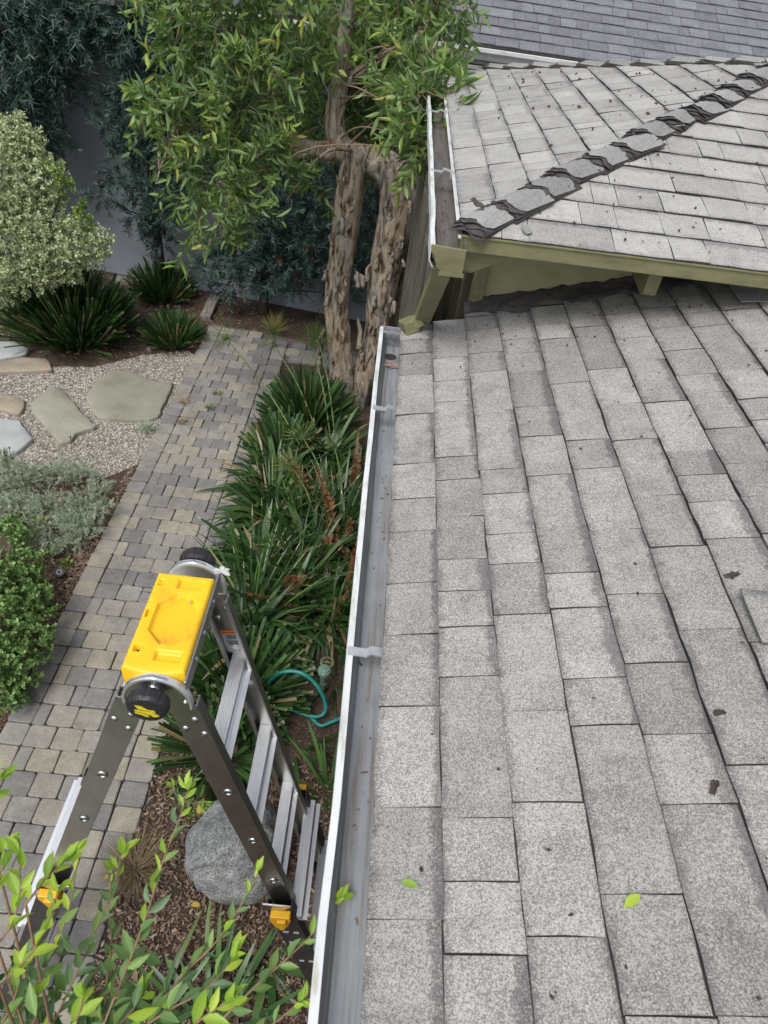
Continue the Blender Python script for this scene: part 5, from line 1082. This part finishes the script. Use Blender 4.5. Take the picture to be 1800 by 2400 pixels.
for px, py in ((22, 1050), (15, 1068), (10, 1060), (165, 1025), (225, 1120), (195, 1165), (100, 1145), (30, 1075)):
    c = gz(px, py, .30); mb.tube([c - np.array([.02, .0, .2]), c], .002, 4); mb.tube([c - [0, 0, .01], c + [0, 0, .002], c + [0, 0, .014]], [.003, .008, .003], 6)
mb.build('seed_heads', MT['fernd'], lv)['kind'] = 'stuff'
def tuft(label, px, py, n, mat, T, L, W, spread, name='seedling', cat='seedling', group=None, z=0):
    c = gz(px, py, z); t = thing(name, label, cat, (c[0], c[1], 0), group); d = rdir(n); d[:, 2] = np.abs(d[:, 2]) * (1.2 - spread) + .25; d = unit(d)
    pos = c + d * np.array([1, 1, .5]) * L * rng.uniform(.1, .9, (n, 1)) + np.array([0, 0, .01])
    foliage('leaves', mat, t, T, pos, d, unit(rng.normal(size=(n, 3)) * .4 + np.array([0, 0, 1.])), L * rng.uniform(.6, 1.1, n), W, np.clip(rng.normal(.55, .25, n), 0, 1)); return t
gs = 'bright seedlings in the mulch'
tuft('wider bright green seedling in the mulch just above the spot light', 130, 1295, 90, MT['lime'], OVAL, .05, .024, .5, group=gs)
tuft('narrow bright green seedling right beside the spot light', 156, 1325, 45, MT['lime'], OVAL, .045, .02, .4, group=gs)
tuft('bright green sprout poking through the lavender mound', 100, 1225, 45, MT['lime'], OVAL, .045, .02, .4, group=gs, z=.15)
tuft('small grey-green weed in the gravel at the path edge', 345, 1010, 160, MT['lav'], NEED, .09, .006, .6, 'weed', 'weed')
tuft('blond dry grass tuft at the path edge beside the mulch', 315, 2035, 520, MT['straw'], NEED, .15, .0022, .75, 'grass_tuft', 'grass')
for px, py, lb in ((510, 925, 'farthest dry weed in the paver joints'), (492, 958, 'dry weed in the paver joints, second from the back'), (432, 945, 'brownish dry weed at the left edge of the paver path'), (425, 990, 'nearest dry weed in the paver joints by the large flagstone')):
    tuft(lb, px, py, 60, MT['straw'] if px < 440 else MT['sedge'], NEED, .05, .006, .9, 'joint_weed', 'weed', 'weeds in the paver joints', .034)

# ---- strap-leaved clumps: every blade in view is a leaf of its own
def blade_meshes(name, kinds, fold=.22):
    out = []
    for b, cut in kinds:
        V, fd, Fc = blade_t(b, cut); out.append((V, fd, Fc))
    return out
KB = blade_meshes('blade', [(.15, True), (.4, True), (.7, True), (.3, True)]); KA = blade_meshes('leaf', [(1.1, False), (1.6, False), (.7, False), (2.0, False)]); KU = blade_meshes('leaf', [(.2, False), (.5, False), (.9, False)])
blade_cache = {}
def bmesh_of(kset, k, wratio, name):
    key = (id(kset), k, wratio, name)
    if key not in blade_cache:
        V, fd, Fc = kset[k]; V = V.copy(); V[:, 2] += fd * wratio * .5; blade_cache[key] = mesh(name, V, Fc, True)
    return blade_cache[key]
def clump(label, c, n, L, W, kset, mat, rbase=.1, polar=(0, 85), name='flax_clump', cat='flax', group='flax clumps with clipped blades', lname='blade', bias=None, zbase=0.0, stuff_n=0, power=.7):
    t = thing(name, label, cat, (c[0], c[1], zbase), group); mb = []
    for i in range(n + stuff_n):
        az = rng.uniform(0, 6.2832); th = math.radians(polar[0] + (polar[1] - polar[0]) * rng.random() ** power); o = np.array([math.cos(az), math.sin(az), 0])
        d = o * math.sin(th) + np.array([0, 0, math.cos(th)])
        if bias is not None: d = unit(d + np.asarray(bias) * rng.random())
        d = unit(d + rng.normal(size=3) * .07); nr = unit(-o * math.cos(th) + np.array([0, 0, math.sin(th)]) + rng.normal(size=3) * .25)
        x = unit(np.cross(d, nr)); z = np.cross(x, d); l = L * rng.uniform(.72, 1.08); p = np.array([c[0], c[1], zbase]) + o * rbase * rng.random() ** .5 * (math.sin(th) + .3)
        k = rng.integers(len(kset)); wr = round(W / L, 2); w_ = W * rng.uniform(.75, 1.2); me = bmesh_of(kset, int(k), wr, lname)
        M = frame(p, x, d, z, w_, l, l)
        if i < n: link(lname, me, t, mat, M)
        else: mb.append((me, M))
    if mb:
        st = MB(); tn = []
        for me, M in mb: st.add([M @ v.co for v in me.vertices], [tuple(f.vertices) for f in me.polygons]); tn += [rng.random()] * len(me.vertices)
        link('shaded_leaves', mesh('shaded_leaves', st.v, st.f, True, tn), t, MT['flax_shade'])['kind'] = 'stuff'
    return t
def dome(label, c, n, H, R, W, mat=None, group='flax clumps with clipped blades', lean=52, extra=0):
    """Clipped clump: upright blades that splay outwards and end on a dome."""
    t = thing('flax_clump', label, 'flax', (c[0], c[1], 0), group); st = MB(); mats = []
    for i in range(n + extra):
        az = rng.uniform(0, 6.2832); q = rng.random() ** .55; o = np.array([math.cos(az), math.sin(az), 0]); th = math.radians(lean * q + rng.normal() * 7)
        p = np.array([c[0], c[1], 0]) + o * R * .62 * q; d = o * math.sin(th) + np.array([0, 0, math.cos(th)]); d = unit(d + rng.normal(size=3) * .06)
        nr = unit(-o * math.cos(th) + np.array([0, 0, math.sin(th)]) + rng.normal(size=3) * .8); x = unit(np.cross(d, nr)); z = np.cross(x, d)
        l = H * (1 - .42 * q * q) * rng.uniform(.80, 1.05); w_ = W * rng.uniform(.75, 1.2); me = bmesh_of(KD, int(rng.integers(len(KD))), round(W / H, 2), 'blade'); M = frame(p, x, d, z, w_, l, l)
        if i < n: link('blade', me, t, mat or MT['flax'], M)
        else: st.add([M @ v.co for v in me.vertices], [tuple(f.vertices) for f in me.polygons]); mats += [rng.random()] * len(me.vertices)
    if extra: link('shaded_blades', mesh('shaded_blades', st.v, st.f, True, mats), t, MT['flax_shade'])['kind'] = 'stuff'
    return t
KD = blade_meshes('blade', [(.06, True), (.18, True), (.30, True), (.10, True)])
c = gz(150, 818, 0); dome('biggest flax clump, beside the gravel under the pale shrub', (c[0], c[1] + .30), 300, .80, .58, .023, extra=750)
c = gz(372, 712, 0); dome('flax clump against the grey wall, in front of a yew pine trunk', (c[0], c[1] + .16), 170, .50, .33, .017, extra=260)
c = gz(398, 818, 0); dome('smallest round flax clump on bare soil left of the path end', (c[0], c[1] + .16), 150, .40, .32, .016, extra=220)
gh = 'flax clumps along the house bed'
dome('flax clump at the foot of the paperbark trunks, beside the path', (-.56, 5.75), 190, .56, .40, .020, None, gh, extra=260)
dome('flax clump left of the papyrus stems, leaning over the path edge', (-.72, 5.10), 110, .48, .30, .019, None, gh, extra=140)
dome('wide clipped flax clump behind the upper ladder rungs', (-.60, 2.55), 200, .50, .34, .022, None, gh, 66, 160)
dome('flax clump beside the boulder, spilling toward the path', (-.66, 2.16), 150, .40, .32, .021, None, gh, 74, 100)
clump('flax clump between the boulder and the white gutter lip', (.04, 1.95), 44, .38, .022, KU, MT['flax'], .10, (0, 55), group=gh)
gl = 'broad-leaved clivia clumps in the house bed'
for i, (x, yv, n, lb) in enumerate(((-.62, 4.25, 34, 'clivia clump with withered cream leaf tips at the path edge'), (-.28, 4.45, 28, 'clivia clump below the papyrus, near the gutter'), (-.66, 3.70, 34, 'broad green clivia clump hanging over the pavers, mid path'), (-.30, 3.75, 30, 'clivia clump among brown fern fronds beside the gutter'), (-.45, 3.20, 30, 'clivia clump just above the yellow ladder tray'), (-.14, 3.35, 24, 'shaded clivia clump near the gutter, above the hose'), (-.30, 5.2, 26, 'clivia clump at the base of the right paperbark trunk'), (-.66, 2.95, 24, 'clivia clump seen beneath the ladder top'), (-.02, 4.75, 24, 'clivia clump half hidden by the gutter near the papyrus'), (-.02, 3.95, 24, 'clivia clump half hidden by the gutter among the fern fronds'), (-.72, 4.65, 22, 'clivia clump between the second flax clump and the mid path'))):
    clump(lb, (x, yv), n, .54, .036, KA, MT['clivia'], .14, (4, 76), 'clivia', 'clivia', gl, 'leaf', power=.8, stuff_n=110)
clump('upright dark iris leaves rising right behind the far ladder knob', (-.64, 3.15), 60, .72, .016, KU, MT['clivia'], .14, (0, 40), 'iris', 'iris', None, 'leaf')
clump('spiky upright iris leaves at the path edge, above the ladder', (-.70, 3.50), 34, .62, .015, KU, MT['clivia'], .14, (0, 45), 'iris', 'iris', None, 'leaf')
clump('long thin reed leaves between papyrus stems and gutter', (-.10, 4.1), 50, .75, .012, KU, MT['clivia'], .14, (0, 50), 'iris', 'iris', None, 'leaf', stuff_n=60)
clump('dark strap leaves at the bottom of the picture behind the near shrub', (-.38, .74), 40, .40, .026, KU, MT['flax'], .22, (0, 60), 'agapanthus', 'agapanthus', None, 'leaf')
clump('white-edged arching lily leaves on the mulch beside the gutter bottom', (-.16, 1.02), 18, .36, .036, KA, MT['clivia'], .04, (25, 85), 'lily', 'lily', None, 'leaf')
clump('dark lily leaves at the lower left edge of the mulch', (-.68, .72), 24, .42, .026, KU, MT['flax'], .12, (0, 55), 'agapanthus', 'agapanthus', None, 'leaf')

for x, yv, n, H, lb in ((-.06, 3.22, 34, .50, 'thin dark iris leaves in the shade right of the far ladder leg, by the gutter'), (-.36, 3.5, 44, .62, 'dense thin iris leaves in the middle of the house bed, left of the brown fronds'), (-.40, 4.1, 40, .62, 'thin upright iris leaves below the papyrus umbels, mid bed'), (-.70, 4.35, 30, .50, 'iris leaves at the path edge level with the lavender mound')):
    clump(lb, (x, yv), n, H, .014, KU, MT['clivia'], .18, (0, 58), 'iris', 'iris', None, 'leaf', stuff_n=50)
clump('few low strap leaves on dark soil between hose and gutter', (.02, 2.72), 16, .30, .024, KA, MT['clivia'], .10, (20, 85), 'clivia', 'clivia', None, 'leaf')
clump('low strap leaves on the soil just below the teal hose', (-.20, 2.22), 16, .30, .022, KA, MT['clivia'], .12, (20, 85), 'clivia', 'clivia', None, 'leaf')
# ---- papyrus: tall stems with umbels of fine rays
pa = thing('papyrus', 'papyrus with tall bare stems and round umbels beside the paperbark', 'papyrus', (-.22, 5.0, 0))
def umbel(c, axis, n, L, t0, droop=.35):
    axis = unit(axis); d = unit(rdir(n) * .85 + axis * .75); P = []; D = []; LL_ = []
    V, Fc, t = batch(NEED, np.tile(c, (n, 1)), d, rdir(n), L * rng.uniform(.7, 1.1, n) * .55, .0055, np.clip(rng.normal(t0, .2, n), 0, 1))
    tip = c + d * (L * .5); d2 = unit(d + np.array([0, 0, -droop])); V2, F2, t2 = batch(NEED, tip, d2, rdir(n), L * .55, .0048, np.clip(rng.normal(t0 + .1, .2, n), 0, 1))
    o = link('umbel', mesh('umbel', np.vstack([V, V2]), np.vstack([Fc, F2 + len(V)]), False, np.concatenate([t, t2])), pa, MT['sedge']); return o
for (px, py, Y, base, n, L, t0) in ((533, 795, 5.9, (-.30, 4.75), 70, .20, .35), (643, 809, 6.0, (-.32, 5.2), 70, .18, .4), (732, 812, 6.0, (-.27, 5.3), 70, .20, .45), (750, 808, 5.95, (-.22, 5.25), 60, .20, .45), (713, 1031, 4.9, (-.18, 4.4), 90, .20, .45), (689, 1100, 4.5, (-.22, 4.0), 110, .20, .6), (785, 1050, 4.8, (-.05, 4.2), 60, .16, .35), (600, 1130, 4.6, (-.30, 4.3), 50, .2, .5)):
    c = gy(px, py, Y); b = np.array([*base, 0]); mid = b * .5 + c * .5 + np.array([0, 0, .12]); P = spline([b, mid, c], 14)
    mb = MB(); mb.tube(P, np.linspace(.0085, .006, 14), 6); mb.build('stem', MT['fern'] if 0 else noisy('papyrus_stem', [(.3, (.055, .10, .03)), (.7, (.11, .17, .055))], 8, .5), pa, True); umbel(c, c - mid, n, L, t0)
g = thing('grass_tuft', 'golden sedge tuft fanning out on the soil at the path end', 'grass', gz(643, 775, 0)); c = gz(643, 778, .02); n = 190
d = rdir(n); d[:, 2] = np.abs(d[:, 2]) + .35; foliage('blades', MT['sedge'], g, NEED, np.tile(c, (n, 1)), unit(d), rdir(n), .30 * rng.uniform(.6, 1.1, n), .0055, np.clip(rng.normal(.86, .12, n), 0, 1))
g = thing('grass_tuft', 'green sedge tuft at the path end, left of the paperbark trunk', 'grass', gz(735, 790, 0)); c = gz(738, 790, .02)
d = rdir(n); d[:, 2] = np.abs(d[:, 2]) + .3; foliage('blades', MT['sedge'], g, NEED, np.tile(c, (n, 1)), unit(d), rdir(n), .28 * rng.uniform(.6, 1.1, n), .0045, np.clip(rng.normal(.45, .2, n), 0, 1))
g = thing('grass_tuft', 'sparse thin sedge stalks at the corner of the path', 'grass', gz(535, 765, 0)); c = gz(530, 765, .02); n = 12
d = rdir(n); d[:, 2] = np.abs(d[:, 2]) + .9; foliage('blades', MT['sedge'], g, NEED, np.tile(c, (n, 1)), unit(d), rdir(n), .26 * rng.uniform(.6, 1.1, n), .006, np.clip(rng.normal(.8, .12, n), 0, 1))

# ---- ferns: dead brown fronds standing among the clivias, and some green ones
def frond(n=60, L=1.0, bend=1.1):
    V = []; Fc = []
    for i in range(n):
        t = .06 + .94 * i / n; a = bend * t; y = math.sin(a) / bend; z = (math.cos(a) - 1) / bend; w = .085 * math.sin(math.pi * min(1, .12 + .9 * t)) + .02
        for s in (-1, 1):
            b = len(V); j = rng.normal(size=3) * .012; tw = rng.normal() * .05
            V += [(0, y, z), (s * w * .5, y - .001 + j[1] * .4, z + .012 + tw), (s * w, y + .022 + j[1], z + j[2] - .02 + tw), (s * w * .5, y + .013, z - .004)]
            Fc.append((b, b + 1, b + 2, b + 3))
    b = len(V)
    for i in range(9):
        t = i / 8; a = bend * t; y = math.sin(a) / bend; z = (math.cos(a) - 1) / bend; V += [(-.006 * (1 - t * .6), y, z), (.006 * (1 - t * .6), y, z + .003)]
    Fc += [(b + 2 * i, b + 2 * i + 1, b + 2 * i + 3, b + 2 * i + 2) for i in range(8)]
    return np.array(V), Fc
fm = []
for k in range(4):
    V, Fc = frond(60, 1, .7 + .4 * k); fm.append(mesh('frond', V, Fc, False, rng.random(len(V))))
fgm = []
for k in range(3):
    V, Fc = frond(54, 1, .8 + .4 * k); fgm.append(mesh('frond', V, Fc, False, rng.random(len(V))))
fr = thing('dead_fern', 'rusty brown dead fern fronds standing among green clivia by the gutter', 'fern', (-.15, 3.7, 0))
for i in range(17):
    b = np.array([rng.uniform(-.30, .12), rng.uniform(2.9, 4.7), .02]); az = rng.uniform(0, 6.28); th = rng.uniform(.15, .75); o = np.array([math.cos(az), math.sin(az), 0]); d = o * math.sin(th) + np.array([0, 0, math.cos(th)])
    z = unit(-o * math.cos(th) + np.array([0, 0, math.sin(th)])); x = unit(np.cross(d, z)); l = rng.uniform(.45, .74); link('frond', fm[i % 4], fr, MT['fernd'], frame(b, x, d, np.cross(x, d), l * .62, l, l))
fr = thing('fern', 'green sword fern fronds in the shade near the hose and gutter', 'fern', (-.05, 2.7, 0))
for i in range(22):
    b = np.array([rng.uniform(-.2, .14), rng.uniform(2.95, 3.6), .02]); az = rng.uniform(0, 6.28); th = rng.uniform(.4, 1.1); o = np.array([math.cos(az), math.sin(az), 0]); d = o * math.sin(th) + np.array([0, 0, math.cos(th)])
    z = unit(-o * math.cos(th) + np.array([0, 0, math.sin(th)])); x = unit(np.cross(d, z)); l = rng.uniform(.25, .42); link('frond', fgm[i % 3], fr, MT['fern'], frame(b, x, d, np.cross(x, d), l * .8, l, l))
# small shoot on the mulch beside the boulder
FGm = [mesh('leaf', leaf_t([(0.12, 0.16), (0.3, 0.40), (0.55, 0.48), (0.8, 0.27)], .14, b)[0], FGL[1], True) for b in (.02, .10, .20)]
fgcount = 0
def leafy(parent, P, every, L, W, mats, start=.1, tipn=4, roll=0.0):
    global fgcount
    P = np.asarray(P); seg = np.r_[0, np.cumsum(np.linalg.norm(np.diff(P, axis=0), axis=1))]; tot = seg[-1]; s = tot * start; k = 0
    while s < tot:
        p = np.array([np.interp(s, seg, P[:, a]) for a in range(3)]); p2 = np.array([np.interp(min(tot, s + .01), seg, P[:, a]) for a in range(3)]) ; p1 = np.array([np.interp(max(0, s - .01), seg, P[:, a]) for a in range(3)]); t = unit(p2 - p1)
        a = roll + k * 2.45 + rng.normal() * .3; ref = unit(np.cross(t, [0.2, 1, .3])); up = np.cross(ref, t); lat = ref * math.cos(a) + up * math.sin(a)
        f = s / tot; d = unit(t * (.75 + .35 * f) + lat * .8 + np.array([0, 0, .12])); nr = unit(np.array([-.1, -.25, 1.0]) + rng.normal(size=3) * .35 + up * .2); x = unit(np.cross(d, nr)); z = np.cross(x, d)
        l = L * (1 - .45 * f ** 3) * rng.uniform(.75, 1.15); young = f > .86 and len(mats) > 1
        link('leaf', FGm[rng.integers(3)], parent, None, frame(p, x, d, z, W * l / L, l, l)) if False else None
        o = bpy.data.objects.new('leaf', FGm_y[rng.integers(3)] if (young or (len(mats) > 1 and rng.random() < .08)) else FGm_m[rng.integers(3)]); COL.objects.link(o); o.matrix_basis = frame(p, x, d, z, W * l / L, l, l); o.parent = parent; o.matrix_parent_inverse = Matrix.Translation(-parent.location)
        fgcount += 1; k += 1; s += every * (1 - .35 * f) * rng.uniform(.8, 1.2)
    for j in range(tipn):
        t = unit(P[-1] - P[-2]); d = unit(t + rdir(1)[0] * .75); nr = unit(np.array([-.1, -.3, 1.0]) + rng.normal(size=3) * .5); x = unit(np.cross(d, nr)); z = np.cross(x, d); l = L * rng.uniform(.55, .9)
        o = bpy.data.objects.new('leaf', FGm_y[rng.integers(3)]); COL.objects.link(o); o.matrix_basis = frame(P[-1], x, d, z, W * l / L, l, l); o.parent = parent; o.matrix_parent_inverse = Matrix.Translation(-parent.location); fgcount += 1
FGm_m = [m.copy() for m in FGm]; FGm_y = [m.copy() for m in FGm]
for m in FGm_m: m.materials.append(MT['fg'])
for m in FGm_y: m.materials.append(MT['fgy'])
# ---- the near shrub at the bottom left
sh = thing('near_shrub', 'near shrub with reddish stems and glossy pointed leaves across the bottom left corner', 'shrub', (-.42, .12, 0))
root = np.array([-.42, .10, 1.75])
def along_ray(pts, d0, d1): return spline([CAM + ray(x, y) * (d0 + (d1 - d0) * i / (len(pts) - 1)) for i, (x, y) in enumerate(pts)], 22)
BR = [([(235, 2420), (300, 2260), (345, 2140), (385, 2010), (420, 1920), (440, 1850)], 1.28, 1.42, 0, .058), ([(320, 2430), (420, 2295), (500, 2215), (560, 2130), (590, 2080), (602, 2045)], 1.28, 1.42, 0, .050), ([(480, 2430), (590, 2320), (680, 2240), (740, 2180), (790, 2110)], 1.26, 1.36, 0, .052), ([(-30, 2240), (25, 2170), (46, 2090), (45, 2000)], 1.12, 1.16, 1, .052), ([(110, 2430), (180, 2280), (225, 2180), (265, 2080), (285, 2000)], 1.34, 1.46, 0, .058), ([(20, 2400), (100, 2280), (150, 2170), (172, 2080), (180, 2000)], 1.36, 1.48, 0, .052), ([(-30, 2340), (60, 2250), (105, 2180), (135, 2090)], 1.14, 1.2, 1, .050), ([(300, 2430), (400, 2365), (480, 2320), (545, 2250)], 1.2, 1.24, 0, .062), ([(140, 2440), (180, 2390), (195, 2340)], 1.05, 1.08, 1, .045), ([(60, 2430), (85, 2380), (90, 2330)], 1.15, 1.2, 0, .06), ([(-20, 2440), (30, 2350), (50, 2270)], 1.2, 1.25, 0, .06), ([(420, 2440), (470, 2390), (530, 2350)], 1.1, 1.12, 1, .055), ([(230, 2440), (290, 2390), (330, 2340)], 1.15, 1.2, 0, .062), ([(-40, 2120), (0, 2060), (10, 1990)], 1.18, 1.2, 1, .05), ([(560, 2450), (640, 2400), (700, 2350)], 1.2, 1.22, 0, .05), ([(-40, 1900), (-15, 1870), (0, 1830)], 1.2, 1.2, 1, .05), ([(60, 2120), (100, 2070), (150, 2020)], 1.2, 1.22, 1, .05), ([(250, 2300), (262, 2210), (255, 2120), (262, 2040)], 1.45, 1.5, 0, .045)]
for pts, d0, d1, yng, L in BR:
    P = along_ray(pts, d0, d1); full = np.vstack([spline([root, root * .5 + P[0] * .5 + np.array([0, -.02, -.08]), P[0]], 8)[:-1], P])
    mb = MB(); mb.tube(full, np.linspace(.0030, .0010, len(full)), 6, True); mb.build('stem', MT['redtwig'], sh, True)
    if yng:
        sv = FGm_m; FGm_m = FGm_y; leafy(sh, P, .017, L * .9, L * .36, (1, 2), .1); FGm_m = sv
    else: leafy(sh, P, .024, L * .88, L * .33, (1, 2), .04)
mb = MB()
for k in range(5): mb.tube(spline([(-.42 + rng.normal() * .03, .12 + rng.normal() * .03, 0), (-.44 + rng.normal() * .05, .1, .9), root], 12), np.linspace(.012, .007, 12), 7)
mb.build('trunk', MT['twig'], sh, True)
# lower leaf mass of the same shrub
n = 300; cc = np.array([CAM + ray(rng.uniform(-120, 330), 2500 - 270 * rng.random() ** 1.6 * (1 if rng.random() < .6 else .4)) * rng.uniform(1.30, 1.6) for _ in range(n)])
foliage('leaf_mass', MT['fgm'], sh, FGL, cc, unit(rdir(n) * .8 + np.array([0, .3, .6])), unit(rng.normal(size=(n, 3)) * .45 + np.array([0, -.2, 1.])), .058 * rng.uniform(.7, 1.15, n), .024, np.clip(rng.normal(.4, .22, n), 0, 1))
for px, py, d in ((470, 2122, 1.38), (465, 1886, 1.4), (245, 2055, 1.3)):
    p = CAM + ray(px, py) * d; dd = rdir(1)[0]; V, Fc = OVAL; x = unit(np.cross(dd, [0, 0, 1.])); link('dry_leaf', mesh('dry_leaf', V, Fc, True), sh, MT['drygold'], frame(p, x, dd, np.cross(x, dd), .010, .022, .02))
s2 = thing('shoot', 'small leafy shoot growing from the mulch beside the boulder', 'shoot', gz(455, 1905, 0)); c = gz(455, 1905, 0)
for k in range(4):
    P = spline([c, c + np.array([rng.normal() * .05, rng.normal() * .05, .12]), c + np.array([rng.normal() * .09, rng.normal() * .09, .26])], 10); mb = MB(); mb.tube(P, .003, 5); mb.build('stem', MT['twig'], s2, True); leafy(s2, P, .03, .06, .022, (1, 2), .3)
